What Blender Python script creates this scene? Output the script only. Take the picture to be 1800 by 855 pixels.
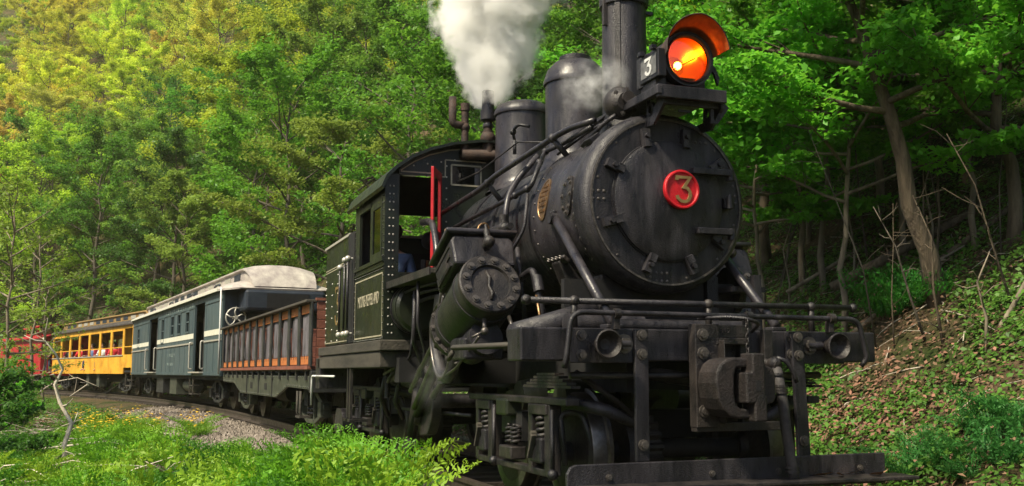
import bpy, bmesh, math, random
import numpy as np
from mathutils import Vector, Matrix, noise as mnoise
R = math.radians
scn = bpy.context.scene
for o in list(bpy.data.objects): bpy.data.objects.remove(o)
COL = scn.collection

# ------------------------------------------------------------------ camera, sky, sun, exposure
cam = bpy.data.cameras.new("camera"); camo = bpy.data.objects.new("camera", cam); COL.objects.link(camo)
cam.sensor_width = 36.0; cam.lens = 36.0 * 1780 / 1800
cam.clip_start = 0.05; cam.clip_end = 2000
camo.location = (0, 0, 1.0)
camo.rotation_euler = (R(90 + 7.28), 0, R(-20.06))
scn.camera = camo
SUN_EL, SUN_AZ = 52.0, 246.0           # azimuth clockwise from +Y, the direction the light comes from
w = bpy.data.worlds.new("World"); scn.world = w; w.use_nodes = True
nt = w.node_tree; sky = nt.nodes.new("ShaderNodeTexSky"); sky.sky_type = 'NISHITA'; sky.sun_disc = False
sky.sun_elevation = R(SUN_EL); sky.sun_rotation = R(SUN_AZ); sky.dust_density = 2.5; sky.air_density = 1.0
bg = nt.nodes["Background"]; bg.inputs[1].default_value = 0.10
nt.links.new(sky.outputs[0], bg.inputs[0])
sun = bpy.data.lights.new("sun", 'SUN'); suno = bpy.data.objects.new("sun", sun); COL.objects.link(suno)
sun.energy = 4.8; sun.angle = R(7); sun.color = (1.0, 0.9, 0.68)
sd = Vector((math.sin(R(SUN_AZ)) * math.cos(R(SUN_EL)), math.cos(R(SUN_AZ)) * math.cos(R(SUN_EL)), math.sin(R(SUN_EL))))
suno.rotation_euler = sd.to_track_quat('Z', 'Y').to_euler(); suno.location = (-20, -20, 40)
vs = scn.view_settings; vs.view_transform = 'Standard'; vs.look = 'None'; vs.gamma = 1.0; vs.use_curve_mapping = False
vs.exposure = 0.52
cy = scn.cycles
cy.max_bounces = 14; cy.diffuse_bounces = 3; cy.glossy_bounces = 2; cy.transmission_bounces = 4; cy.volume_bounces = 14
cy.transparent_max_bounces = 8; cy.caustics_reflective = False; cy.caustics_refractive = False
cy.sample_clamp_indirect = 6.0
try: cy.use_denoising = True; cy.volume_max_steps = 256
except Exception: pass

# ------------------------------------------------------------------ materials
MATS = {}
def nmat(name):
    m = bpy.data.materials.new(name); m.use_nodes = True; MATS[name] = m
    return m, m.node_tree, m.node_tree.nodes["Principled BSDF"]
def ramp(nt, stops):
    r = nt.nodes.new("ShaderNodeValToRGB"); e = r.color_ramp.elements
    while len(e) < len(stops): e.new(0.5)
    for k, (p, c) in enumerate(stops): e[k].position = p; e[k].color = (*c, 1)
    return r
def tnoise(nt, scale, detail=5, rough=.6, coord='Object', stretch=None):
    tc = nt.nodes.new("ShaderNodeTexCoord"); n = nt.nodes.new("ShaderNodeTexNoise")
    n.inputs['Scale'].default_value = scale; n.inputs['Detail'].default_value = detail; n.inputs['Roughness'].default_value = rough
    if stretch:
        mp = nt.nodes.new("ShaderNodeMapping"); mp.inputs['Scale'].default_value = stretch
        nt.links.new(tc.outputs[coord], mp.inputs[0]); nt.links.new(mp.outputs[0], n.inputs['Vector'])
    else: nt.links.new(tc.outputs[coord], n.inputs['Vector'])
    return n
def mat(name, c1, c2=None, rough=.5, metal=0.0, scale=4.0, bump=.15, bscale=40.0, stretch=None, rough2=None, spec=.5, lo=.35, hi=.68, dust=None, dfac=.75, bdist=.01):
    """painted / worn surface: two real colours mixed by a noise, fine relief, uneven gloss"""
    m, nt, b = nmat(name); c2 = c2 or tuple(min(1, x * 1.5 + .004) for x in c1)
    n = tnoise(nt, scale, 8, .65, stretch=stretch); r = ramp(nt, [(lo, c1), (hi, c2)])
    nt.links.new(n.outputs['Fac'], r.inputs[0]); nt.links.new(r.outputs[0], b.inputs['Base Color'])
    if dust:                                   # runs of dried water and ash, and a fine grain over everything
        st = tnoise(nt, 7, 7, .72, stretch=(1.3, 1.3, .16)); sr = ramp(nt, [(.48, (0, 0, 0)), (.70, (dfac,) * 3)]); nt.links.new(st.outputs['Fac'], sr.inputs[0])
        gr = tnoise(nt, 130, 3, .8); gm_ = ramp(nt, [(.38, (.25, .25, .25)), (.66, (1, 1, 1))]); nt.links.new(gr.outputs['Fac'], gm_.inputs[0])
        mu = nt.nodes.new("ShaderNodeMath"); mu.operation = 'MULTIPLY'; nt.links.new(sr.outputs[0], mu.inputs[0]); nt.links.new(gm_.outputs[0], mu.inputs[1])
        mx = nt.nodes.new("ShaderNodeMix"); mx.data_type = 'RGBA'; mx.inputs[7].default_value = (*dust, 1)
        nt.links.new(mu.outputs[0], mx.inputs[0]); nt.links.new(r.outputs[0], mx.inputs[6]); nt.links.new(mx.outputs[2], b.inputs['Base Color'])
    n2 = tnoise(nt, scale * 2.7, 6, .7, stretch=stretch)
    mr = nt.nodes.new("ShaderNodeMapRange"); mr.inputs[1].default_value = .3; mr.inputs[2].default_value = .7
    mr.inputs[3].default_value = rough - .08; mr.inputs[4].default_value = rough2 if rough2 else rough + .15
    nt.links.new(n2.outputs['Fac'], mr.inputs[0]); nt.links.new(mr.outputs[0], b.inputs['Roughness'])
    b.inputs['Metallic'].default_value = metal; b.inputs['Specular IOR Level'].default_value = spec
    if bump:
        n3 = tnoise(nt, bscale, 4, .6, stretch=stretch if bdist > .02 else None); bp = nt.nodes.new("ShaderNodeBump"); bp.inputs['Strength'].default_value = bump; bp.inputs['Distance'].default_value = bdist
        nt.links.new(n3.outputs['Fac'], bp.inputs['Height']); nt.links.new(bp.outputs[0], b.inputs['Normal'])
    return m
mat('iron', (.0055, .0050, .0070), (.036, .032, .036), rough=.27, rough2=.60, scale=4.5, bump=.55, bscale=95, stretch=(1.6, 1.6, .45), lo=.42, hi=.66, dust=(.072, .069, .078), dfac=.8)
mat('iron_dusty', (.007, .0065, .0075), (.038, .032, .030), rough=.40, scale=6, bump=.6, bscale=80, lo=.42, hi=.66, dust=(.075, .060, .051))
mat('iron_gloss', (.0070, .0064, .009), (.038, .034, .040), rough=.25, scale=4, bump=.25, bscale=60, rough2=.58, stretch=(1, 1, .5), dust=(.085, .076, .080), dfac=.85)
mat('iron_green', (.006, .0095, .005), (.026, .032, .017), rough=.38, scale=2.6, bump=.3, bscale=55, dust=(.08, .085, .055), dfac=.6)
mat('cab_paint', (.0045, .0075, .005), (.018, .024, .013), rough=.30, scale=2.0, bump=.12, bscale=20, rough2=.5, dust=(.024, .027, .019), dfac=.5)
mat('cylinder_grass_tint', (.007, .0085, .0065), (.026, .028, .020), rough=.40, scale=3.5, bump=.4, bscale=50, dust=(.05, .052, .037))  # near-black; the slight green is mostly grass reflection put into the colour
mat('boiler_jacket', (.020, .024, .032), (.060, .060, .066), rough=.26, scale=3.0, bump=.15, bscale=24, rough2=.55, metal=.45, stretch=(1, 2.0, 1), dust=(.15, .14, .13))
mat('inside_dark', (.006, .006, .007), (.014, .013, .013), rough=.7)
mat('steel', (.16, .15, .14), (.07, .06, .05), rough=.34, metal=.8, scale=8, bump=.1)
mat('rail_steel', (.10, .075, .06), (.20, .17, .15), rough=.38, metal=.7, scale=6, bump=.1)
mat('coupler_iron', (.007, .006, .006), (.026, .019, .017), rough=.55, scale=7, bump=.7, bscale=70, dust=(.05, .038, .034))
mat('rust', (.022, .015, .013), (.075, .042, .028), rough=.7, scale=9, bump=.6, bscale=70)
mat('red_paint', (.42, .010, .016), (.55, .02, .025), rough=.32, scale=6, bump=.1)
mat('plate_red', (.50, .006, .014), (.62, .014, .022), rough=.30, scale=30, bump=.5, bscale=160)
mat('gold', (.22, .14, .05), (.38, .26, .11), rough=.42, metal=.35, scale=20, bump=.2)
mat('cream_line', (.30, .275, .19), (.46, .42, .31), rough=.5, scale=12, bump=0)
mat('brass', (.40, .25, .12), (.20, .12, .07), rough=.40, metal=.9, scale=15, bump=.4)
mat('visor_glow', (.26, .06, .014), (.50, .15, .035), rough=.35, metal=.4, scale=12, bump=.2)  # orange of the headlight's glow inside the visor, held in the colour
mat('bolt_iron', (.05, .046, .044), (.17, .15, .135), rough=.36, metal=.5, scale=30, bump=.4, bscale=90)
mat('zinc', (.10, .10, .10), (.20, .20, .20), rough=.5, scale=20)
mat('nickel', (.46, .44, .38), (.58, .56, .5), rough=.35, metal=.3, scale=20, bump=.1)
mat('timber', (.030, .027, .021), (.085, .074, .058), rough=.75, scale=6, bump=.6, bscale=40, stretch=(1, .15, 1))
mat('sleeper_wood', (.035, .028, .022), (.10, .082, .066), rough=.85, scale=7, bump=.8, bscale=30, stretch=(.2, 1, 1))
mat('brown_plank', (.15, .045, .028), (.27, .10, .062), rough=.7, scale=5, bump=.5, bscale=30, stretch=(.2, 1, 1))
mat('orange_board', (.36, .11, .028), (.56, .20, .055), rough=.65, scale=9, bump=.3)
mat('canvas_grey', (.055, .05, .058), (.19, .175, .195), rough=.6, scale=4, bump=.5, bscale=9, stretch=(1, 1, .4))
mat('car_black', (.014, .015, .016), (.045, .046, .044), rough=.5, scale=5, bump=.2)
mat('flat_car_green', (.030, .036, .028), (.085, .092, .066), rough=.5, scale=5, bump=.2)
mat('teal_paint', (.038, .066, .078), (.078, .115, .124), rough=.48, scale=1.6, bump=.2, bscale=20, stretch=(1, 1, .35), dust=(.135, .145, .138), dfac=.75)
mat('teal_worn', (.15, .22, .22), (.30, .34, .30), rough=.5, scale=9)
mat('navy_paint', (.014, .020, .034), (.035, .045, .06), rough=.5, scale=3)
mat('roof_white', (.26, .225, .215), (.56, .52, .45), rough=.65, scale=2.6, bump=.4, bscale=9, stretch=(1, .35, 1))
mat('stripe_cream', (.62, .62, .50), (.74, .73, .62), rough=.5, scale=6)
mat('white_rail', (.62, .62, .60), (.75, .75, .73), rough=.4, scale=9, bump=0)
mat('yellow_paint', (.50, .22, .018), (.82, .44, .04), rough=.42, scale=1.3, bump=.15, lo=.3, hi=.56, dust=(.36, .17, .03), dfac=.5)
mat('roof_dark', (.030, .026, .022), (.075, .065, .055), rough=.8, scale=4, bump=.4)
mat('roof_tan', (.22, .13, .04), (.36, .24, .09), rough=.7, scale=4, bump=.3)
mat('caboose_red', (.34, .010, .016), (.46, .025, .03), rough=.45, scale=3)
mat('seat_red', (.40, .015, .04), (.5, .03, .06), rough=.6)
mat('rubber', (.030, .028, .028), (.070, .062, .060), rough=.65, scale=14, bump=.3)
mat('skin', (.50, .29, .20), (.58, .36, .26), rough=.55, scale=8, bump=0)
for n_, c_ in (('cloth_blue', (.08, .13, .25)), ('cloth_green', (.20, .27, .06)), ('cloth_red', (.5, .02, .03)), ('cloth_white', (.6, .62, .6)), ('cloth_navy', (.03, .03, .07)), ('cloth_grey', (.12, .14, .15)), ('hair_brown', (.05, .03, .02))):
    mat(n_, c_, rough=.85, scale=10, bump=.3)
mat('bark', (.050, .036, .024), (.17, .13, .085), rough=.9, scale=9, bump=1.0, bscale=16, stretch=(1, 1, .18), bdist=.05)
mat('bark_grey', (.055, .045, .034), (.16, .135, .10), rough=.9, scale=8, bump=.9, bscale=14, stretch=(1, 1, .25), bdist=.04)
mat('bark_pale', (.12, .095, .065), (.30, .25, .18), rough=.85, scale=8, bump=.5, bscale=22, stretch=(1, 1, .3))
mat('bleached_wood', (.55, .47, .37), (.78, .70, .58), rough=.8, scale=14, bump=.5)
mat('dead_wood', (.34, .29, .22), (.60, .54, .45), rough=.85, scale=14, bump=.5)
mat('dry_leaf', (.16, .075, .035), (.46, .29, .17), rough=.8, scale=2.4, bump=.2, bscale=25)
mat('gravel', (.10, .080, .062), (.36, .31, .26), rough=.9, scale=7, bump=.4, bscale=60)
mat('flower_yellow', (.75, .42, .01), (.85, .60, .03), rough=.6, scale=9, bump=0)

def glassy(name, tint, gloss=.12, rough=.05):
    m, nt, b = nmat(name); nt.nodes.remove(b)
    tr = nt.nodes.new("ShaderNodeBsdfTransparent"); tr.inputs[0].default_value = (*tint, 1)
    gl = nt.nodes.new("ShaderNodeBsdfGlossy"); gl.inputs['Roughness'].default_value = rough
    mx = nt.nodes.new("ShaderNodeMixShader"); mx.inputs[0].default_value = gloss
    nt.links.new(tr.outputs[0], mx.inputs[1]); nt.links.new(gl.outputs[0], mx.inputs[2]); nt.links.new(mx.outputs[0], nt.nodes["Material Output"].inputs[0])
glassy('glass', (.75, .8, .8), .12); glassy('amber_glass', (1.0, .42, .07), .10); glassy('dark_glass', (.12, .13, .13), .25)
m, nt, b = nmat('reflector'); b.inputs['Base Color'].default_value = (.82, .30, .06, 1); b.inputs['Metallic'].default_value = .75; b.inputs['Roughness'].default_value = .30
n_ = tnoise(nt, 6, 1, .4); bp = nt.nodes.new('ShaderNodeBump'); bp.inputs['Strength'].default_value = .22; bp.inputs['Distance'].default_value = .03; nt.links.new(n_.outputs['Fac'], bp.inputs['Height']); nt.links.new(bp.outputs[0], b.inputs['Normal']); b.inputs['Roughness'].default_value = .22
m, nt, b = nmat('lamp_glow'); b.inputs['Emission Color'].default_value = (1, .72, .25, 1); b.inputs['Emission Strength'].default_value = 42; b.inputs['Base Color'].default_value = (1, .8, .4, 1)

def leaf_mat(name, col=None, vary=.35, trans=.45, rough=.5, nscale=.9):
    """leaf: colour from the object's own colour (or col), varied leaf to leaf, light shining through"""
    m, nt, b = nmat(name); L = nt.links
    if col is None:
        oi = nt.nodes.new("ShaderNodeObjectInfo"); csrc = oi.outputs['Color']
    else:
        rgb = nt.nodes.new("ShaderNodeRGB"); rgb.outputs[0].default_value = (*col, 1); csrc = rgb.outputs[0]
    at = nt.nodes.new("ShaderNodeAttribute"); at.attribute_name = "tone"
    n = tnoise(nt, nscale, 2, .5)
    ad = nt.nodes.new("ShaderNodeMath"); ad.operation = 'ADD'; L.new(at.outputs['Fac'], ad.inputs[0]); L.new(n.outputs['Fac'], ad.inputs[1])
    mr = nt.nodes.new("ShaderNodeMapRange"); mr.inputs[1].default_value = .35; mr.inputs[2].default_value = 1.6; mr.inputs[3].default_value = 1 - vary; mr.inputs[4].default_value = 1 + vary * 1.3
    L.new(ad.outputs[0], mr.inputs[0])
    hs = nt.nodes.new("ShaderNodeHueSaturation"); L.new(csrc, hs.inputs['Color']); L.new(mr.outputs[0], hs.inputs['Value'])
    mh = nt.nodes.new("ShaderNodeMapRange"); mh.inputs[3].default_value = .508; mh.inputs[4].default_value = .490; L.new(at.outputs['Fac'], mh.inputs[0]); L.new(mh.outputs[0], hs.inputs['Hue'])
    L.new(hs.outputs[0], b.inputs['Base Color']); b.inputs['Roughness'].default_value = rough; b.inputs['Specular IOR Level'].default_value = .35
    tl = nt.nodes.new("ShaderNodeBsdfTranslucent"); hs2 = nt.nodes.new("ShaderNodeHueSaturation"); hs2.inputs['Value'].default_value = 1.25; hs2.inputs['Hue'].default_value = .49
    L.new(hs.outputs[0], hs2.inputs['Color']); L.new(hs2.outputs[0], tl.inputs[0])
    mx = nt.nodes.new("ShaderNodeMixShader"); mx.inputs[0].default_value = trans
    L.new(b.outputs[0], mx.inputs[1]); L.new(tl.outputs[0], mx.inputs[2]); L.new(mx.outputs[0], nt.nodes["Material Output"].inputs[0])
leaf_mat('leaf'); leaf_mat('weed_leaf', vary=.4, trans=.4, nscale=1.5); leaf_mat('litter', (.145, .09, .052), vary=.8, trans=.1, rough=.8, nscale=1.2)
leaf_mat('rusty_leaf', (.22, .115, .075), vary=.7, trans=.1, rough=.8, nscale=1.2)
leaf_mat('undergrowth_leaf', (.085, .20, .028), vary=.6, trans=.4, nscale=.45)

def ground_mat():
    m, nt, b = nmat('ground'); L = nt.links
    n = tnoise(nt, .35, 6, .6); n2 = tnoise(nt, 14, 8, .75); n3 = tnoise(nt, 2.2, 6, .7)
    r1 = ramp(nt, [(.35, (.055, .038, .022)), (.5, (.12, .082, .05)), (.68, (.20, .14, .09))]); L.new(n2.outputs['Fac'], r1.inputs[0])
    r2 = ramp(nt, [(.42, (.020, .032, .010)), (.62, (.055, .085, .02))]); L.new(n2.outputs['Fac'], r2.inputs[0])
    r3 = ramp(nt, [(.42, (0, 0, 0)), (.58, (1, 1, 1))])
    ad = nt.nodes.new("ShaderNodeMath"); ad.operation = 'MULTIPLY_ADD'; ad.inputs[1].default_value = .5; L.new(n.outputs['Fac'], ad.inputs[0])
    hf = nt.nodes.new("ShaderNodeMath"); hf.operation = 'MULTIPLY'; hf.inputs[1].default_value = .5; L.new(n3.outputs['Fac'], hf.inputs[0]); L.new(hf.outputs[0], ad.inputs[2]); L.new(ad.outputs[0], r3.inputs[0])
    mx = nt.nodes.new("ShaderNodeMix"); mx.data_type = 'RGBA'; L.new(r3.outputs[0], mx.inputs[0]); L.new(r1.outputs[0], mx.inputs[6]); L.new(r2.outputs[0], mx.inputs[7])
    L.new(mx.outputs[2], b.inputs['Base Color']); b.inputs['Roughness'].default_value = .95; b.inputs['Specular IOR Level'].default_value = .1
    bp = nt.nodes.new("ShaderNodeBump"); bp.inputs['Strength'].default_value = 1; bp.inputs['Distance'].default_value = .06
    L.new(n2.outputs['Fac'], bp.inputs['Height']); L.new(bp.outputs[0], b.inputs['Normal'])
ground_mat()
def steam_mat(name, dens, scale, lo, hi, radii=None, color=(.995, .99, .98)):
    """water vapour: density broken up by noise; with radii it thins out from the object's origin"""
    m, nt, b = nmat(name); nt.nodes.remove(b); L = nt.links
    pv = nt.nodes.new("ShaderNodeVolumePrincipled"); pv.inputs['Color'].default_value = (*color, 1); pv.inputs['Anisotropy'].default_value = .1
    n = tnoise(nt, scale, 6, .62)
    mr = nt.nodes.new("ShaderNodeMapRange"); mr.inputs[1].default_value = lo; mr.inputs[2].default_value = hi; mr.inputs[3].default_value = 0; mr.inputs[4].default_value = dens
    L.new(n.outputs['Fac'], mr.inputs[0]); out = mr.outputs[0]
    if radii:
        tc = nt.nodes.new("ShaderNodeTexCoord"); mp = nt.nodes.new("ShaderNodeMapping"); mp.inputs['Scale'].default_value = tuple(1 / r for r in radii); L.new(tc.outputs['Object'], mp.inputs[0])
        ln = nt.nodes.new("ShaderNodeVectorMath"); ln.operation = 'LENGTH'; L.new(mp.outputs[0], ln.inputs[0])
        fr = nt.nodes.new("ShaderNodeMapRange"); fr.inputs[1].default_value = 1.0; fr.inputs[2].default_value = .25; L.new(ln.outputs['Value'], fr.inputs[0])
        mu = nt.nodes.new("ShaderNodeMath"); mu.operation = 'MULTIPLY'; L.new(out, mu.inputs[0]); L.new(fr.outputs[0], mu.inputs[1]); out = mu.outputs[0]
    L.new(out, pv.inputs['Density']); L.new(pv.outputs[0], nt.nodes["Material Output"].inputs['Volume'])
def plume_mat(name, dens):
    """a rising column that widens with height; its edge is torn by noise and thins out"""
    m, nt, b = nmat(name); nt.nodes.remove(b); L = nt.links; N = nt.nodes
    pv = N.new("ShaderNodeVolumePrincipled"); pv.inputs['Color'].default_value = (1, .997, .98, 1); pv.inputs['Anisotropy'].default_value = 0
    tc = N.new("ShaderNodeTexCoord"); sx = N.new("ShaderNodeSeparateXYZ"); L.new(tc.outputs['Object'], sx.inputs[0])
    def math_(op, a, c=None, d=None):
        q = N.new("ShaderNodeMath"); q.operation = op
        for i, v in enumerate((a, c, d)):
            if v is None: continue
            if isinstance(v, (int, float)): q.inputs[i].default_value = v
            else: L.new(v, q.inputs[i])
        return q.outputs[0]
    z = sx.outputs[2]; cx = math_('MULTIPLY', z, .12); dx = math_('SUBTRACT', sx.outputs[0], cx)
    rad = math_('SQRT', math_('ADD', math_('MULTIPLY', dx, dx), math_('MULTIPLY', sx.outputs[1], sx.outputs[1])))
    Rz = math_('MULTIPLY_ADD', math_('POWER', math_('MAXIMUM', z, 0.0), .50), .57, .05)
    rn = math_('DIVIDE', rad, Rz)
    n1 = tnoise(nt, 1.7, 2, .5); n2 = tnoise(nt, 4.2, 7, .68)
    e = math_('ADD', math_('MULTIPLY', math_('SUBTRACT', n1.outputs['Fac'], .5), 1.1), math_('MULTIPLY', math_('SUBTRACT', n2.outputs['Fac'], .5), 2.0))
    f = math_('SUBTRACT', math_('ADD', e, 1.0), rn)
    mr = N.new("ShaderNodeMapRange"); mr.inputs[1].default_value = .02; mr.inputs[2].default_value = .62; mr.inputs[3].default_value = 0; mr.inputs[4].default_value = dens; L.new(f, mr.inputs[0])
    L.new(mr.outputs[0], pv.inputs['Density']); L.new(pv.outputs[0], N["Material Output"].inputs['Volume'])
plume_mat('steam', 30.0); steam_mat('steam_thin', 9, 8, .47, .72, (.28, .46, .22)); steam_mat('steam_wisp', 1.3, 6, .46, .8, (.25, .3, .3))

# ------------------------------------------------------------------ mesh builder and object helpers
class M:
    def __init__(s): s.v = []; s.f = []; s.s = []
    def add(s, vs, fs, sm):
        b = len(s.v); s.v += [tuple(v) for v in vs]; s.f += [tuple(i + b for i in f) for f in fs]; s.s += [sm] * len(fs); return s
    def box(s, c, d, rot=None, taper=None):
        hx, hy, hz = d[0] / 2, d[1] / 2, d[2] / 2
        vs = [Vector((x, y, z)) for z in (-hz, hz) for y in (-hy, hy) for x in (-hx, hx)]
        if taper:
            for v in vs:
                if v.z > 0: v.x *= taper[0]; v.y *= taper[1]
        if rot is not None: vs = [rot @ v for v in vs]
        vs = [v + Vector(c) for v in vs]
        return s.add(vs, [(0, 2, 3, 1), (4, 5, 7, 6), (0, 1, 5, 4), (2, 6, 7, 3), (0, 4, 6, 2), (1, 3, 7, 5)], False)
    def bx(s, x0, x1, y0, y1, z0, z1): return s.box(((x0 + x1) / 2, (y0 + y1) / 2, (z0 + z1) / 2), (abs(x1 - x0), abs(y1 - y0), abs(z1 - z0)))
    def lathe(s, prof, o, axis, n=32, a0=0, a1=360, ref=None, cap=False):
        """prof: (along axis, radius); corners sharper than 35 deg keep a hard edge"""
        o = Vector(o); ax = Vector(axis).normalized()
        u = Vector(ref) if ref else (Vector((0, 0, 1)) if abs(ax.z) < .9 else Vector((1, 0, 0)))
        u = (u - ax * u.dot(ax)).normalized(); w_ = ax.cross(u)
        full = abs(a1 - a0 - 360) < 1e-6; k = n if full else n + 1
        angs = [R(a0 + (a1 - a0) * i / n) for i in range(k)]
        segs = []; cur = [prof[0]]
        for i in range(1, len(prof)):
            cur.append(prof[i])
            if i < len(prof) - 1:
                d0 = Vector((prof[i][0] - prof[i - 1][0], prof[i][1] - prof[i - 1][1])); d1 = Vector((prof[i + 1][0] - prof[i][0], prof[i + 1][1] - prof[i][1]))
                if d0.length > 1e-9 and d1.length > 1e-9 and d0.angle(d1) > R(35): segs.append(cur); cur = [prof[i]]
        segs.append(cur)
        for sg in segs:
            vs = []; fs = []
            for (a, r) in sg:
                for t in angs: vs.append(o + ax * a + (u * math.cos(t) + w_ * math.sin(t)) * r)
            for i in range(len(sg) - 1):
                for j in range(n if full else n):
                    j2 = (j + 1) % k
                    q = (i * k + j2, (i + 1) * k + j2, (i + 1) * k + j, i * k + j)
                    fs.append(q)
            s.add(vs, fs, True)
        return s
    def cyl(s, p0, p1, r0, r1=None, n=20, cap=True):
        p0 = Vector(p0); p1 = Vector(p1); r1 = r0 if r1 is None else r1; L = (p1 - p0).length
        pr = ([(0, 0.0001)] if cap else []) + [(0, r0), (L, r1)] + ([(L, 0.0001)] if cap else [])
        return s.lathe(pr, p0, p1 - p0, n)
    def tube(s, pts, r, n=8, closed=False, cap=True):
        pts = [Vector(p) for p in pts]; k = len(pts); rs = r if isinstance(r, (list, tuple)) else [r] * k
        vs = []; fs = []; prev = None
        for i, p in enumerate(pts):
            a = pts[(i - 1) % k] if (i > 0 or closed) else p; b_ = pts[(i + 1) % k] if (i < k - 1 or closed) else p
            t = (b_ - a).normalized()
            if prev is None:
                u = Vector((0, 0, 1)) if abs(t.z) < .9 else Vector((1, 0, 0))
            else: u = prev
            u = (u - t * u.dot(t)).normalized(); prev = u; w_ = t.cross(u)
            for j in range(n):
                g = 2 * math.pi * j / n; vs.append(p + (u * math.cos(g) + w_ * math.sin(g)) * rs[i])
        for i in range(k if closed else k - 1):
            i2 = (i + 1) % k
            for j in range(n): j2 = (j + 1) % n; fs.append((i * n + j, i * n + j2, i2 * n + j2, i2 * n + j))
        if not closed and cap: fs.append(tuple(range(n - 1, -1, -1))); fs.append(tuple((k - 1) * n + j for j in range(n)))
        return s.add(vs, fs, True)
    def prism(s, poly, o, u, v, w_, d0, d1):
        """poly in (u,v); extruded along w from d0 to d1"""
        o, u, v, w_ = Vector(o), Vector(u), Vector(v), Vector(w_); n = len(poly)
        vs = [o + u * a + v * b + w_ * d for d in (d0, d1) for a, b in poly]
        fs = [tuple(range(n - 1, -1, -1)), tuple(range(n, 2 * n))] + [(i, (i + 1) % n, n + (i + 1) % n, n + i) for i in range(n)]
        return s.add(vs, fs, False)
    def sphere(s, c, r, n=12, sc=(1, 1, 1)):
        prof = [(-math.cos(math.pi * i / n) * r, max(1e-4, math.sin(math.pi * i / n) * r)) for i in range(n + 1)]
        b0 = len(s.v); s.lathe(prof, c, (0, 0, 1), n * 2)
        c = Vector(c)
        for i in range(b0, len(s.v)):
            p = Vector(s.v[i]) - c; s.v[i] = tuple(c + Vector((p.x * sc[0], p.y * sc[1], p.z * sc[2])))
        return s
    def helix(s, p0, p1, rad, r, turns, n=10):
        p0 = Vector(p0); d = Vector(p1) - p0; k = int(turns * n)
        t = d.normalized(); u = t.orthogonal().normalized(); w_ = t.cross(u)
        return s.tube([p0 + d * (i / k) + (u * math.cos(2 * math.pi * i / n) + w_ * math.sin(2 * math.pi * i / n)) * rad for i in range(k + 1)], r, 6)
    def bend(s, pts, r, n=10, rad=.06, steps=5):
        """pipe with rounded corners"""
        P = [Vector(p) for p in pts]; out = [P[0]]
        for i in range(1, len(P) - 1):
            a = (P[i - 1] - P[i]); b_ = (P[i + 1] - P[i]); q = min(rad, a.length * .45, b_.length * .45)
            a = P[i] + a.normalized() * q; b_ = P[i] + b_.normalized() * q
            for k in range(steps + 1):
                t = k / steps; out.append(a * (1 - t) ** 2 + P[i] * 2 * t * (1 - t) + b_ * t * t)
        out.append(P[-1]); return s.tube(out, r, n)
    def mesh(s, name):
        me = bpy.data.meshes.new(name); me.from_pydata(s.v, [], s.f); me.polygons.foreach_set('use_smooth', s.s); me.update()
        return me
    def build(s, name, m, parent=None, bev=0, kind=None):
        return link(name, s.mesh(name), m, parent, bev, kind)
def link(name, me, m, parent=None, bev=0, kind=None):
    o = bpy.data.objects.new(name, me); COL.objects.link(o); o.parent = parent
    if m and not me.materials: me.materials.append(MATS[m])
    if bev:
        md = o.modifiers.new('bevel', 'BEVEL'); md.width = bev; md.segments = 2; md.limit_method = 'ANGLE'; md.angle_limit = R(40)
    if kind: o['kind'] = kind
    return o
def empty(name, loc=(0, 0, 0), rz=0, label=None, cat=None, group=None, parent=None):
    o = bpy.data.objects.new(name, None); COL.objects.link(o); o.location = loc; o.rotation_euler = (0, 0, rz); o.parent = parent
    o.empty_display_size = .2
    return tag(o, label, cat, group)
def tag(o, label=None, cat=None, group=None, kind=None):
    if label: o['label'] = label
    if cat: o['category'] = cat
    if group: o['group'] = group
    if kind: o['kind'] = kind
    return o
def copy_tree(o, parent=None):
    c = o.copy(); COL.objects.link(c); c.parent = parent
    for ch in list(KIDS(o)): copy_tree(ch, c)
    return c
def KIDS(o): return [c for c in bpy.data.objects if c.parent == o]
def inst(name, me, parent, loc, rot=(0, 0, 0), scale=(1, 1, 1)):
    o = bpy.data.objects.new(name, me); COL.objects.link(o); o.parent = parent; o.location = loc; o.rotation_euler = rot; o.scale = scale
    return o
def text_mesh(name, body, m, size, depth, spacing=1.0):
    cu = bpy.data.curves.new(name, 'FONT'); cu.body = body; cu.size = size; cu.extrude = depth; cu.align_x = 'CENTER'; cu.align_y = 'CENTER'; cu.space_character = spacing
    ob = bpy.data.objects.new(name, cu); COL.objects.link(ob)
    dg = bpy.context.evaluated_depsgraph_get(); me = bpy.data.meshes.new_from_object(ob.evaluated_get(dg))
    bpy.data.objects.remove(ob); me.materials.clear(); me.materials.append(MATS[m]); return me
X_, Y_, Z_ = Vector((1, 0, 0)), Vector((0, 1, 0)), Vector((0, 0, 1))
def rotx(a): return Matrix.Rotation(R(a), 3, 'X')
def rotz(a): return Matrix.Rotation(R(a), 3, 'Z')
def roty(a): return Matrix.Rotation(R(a), 3, 'Y')

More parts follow.
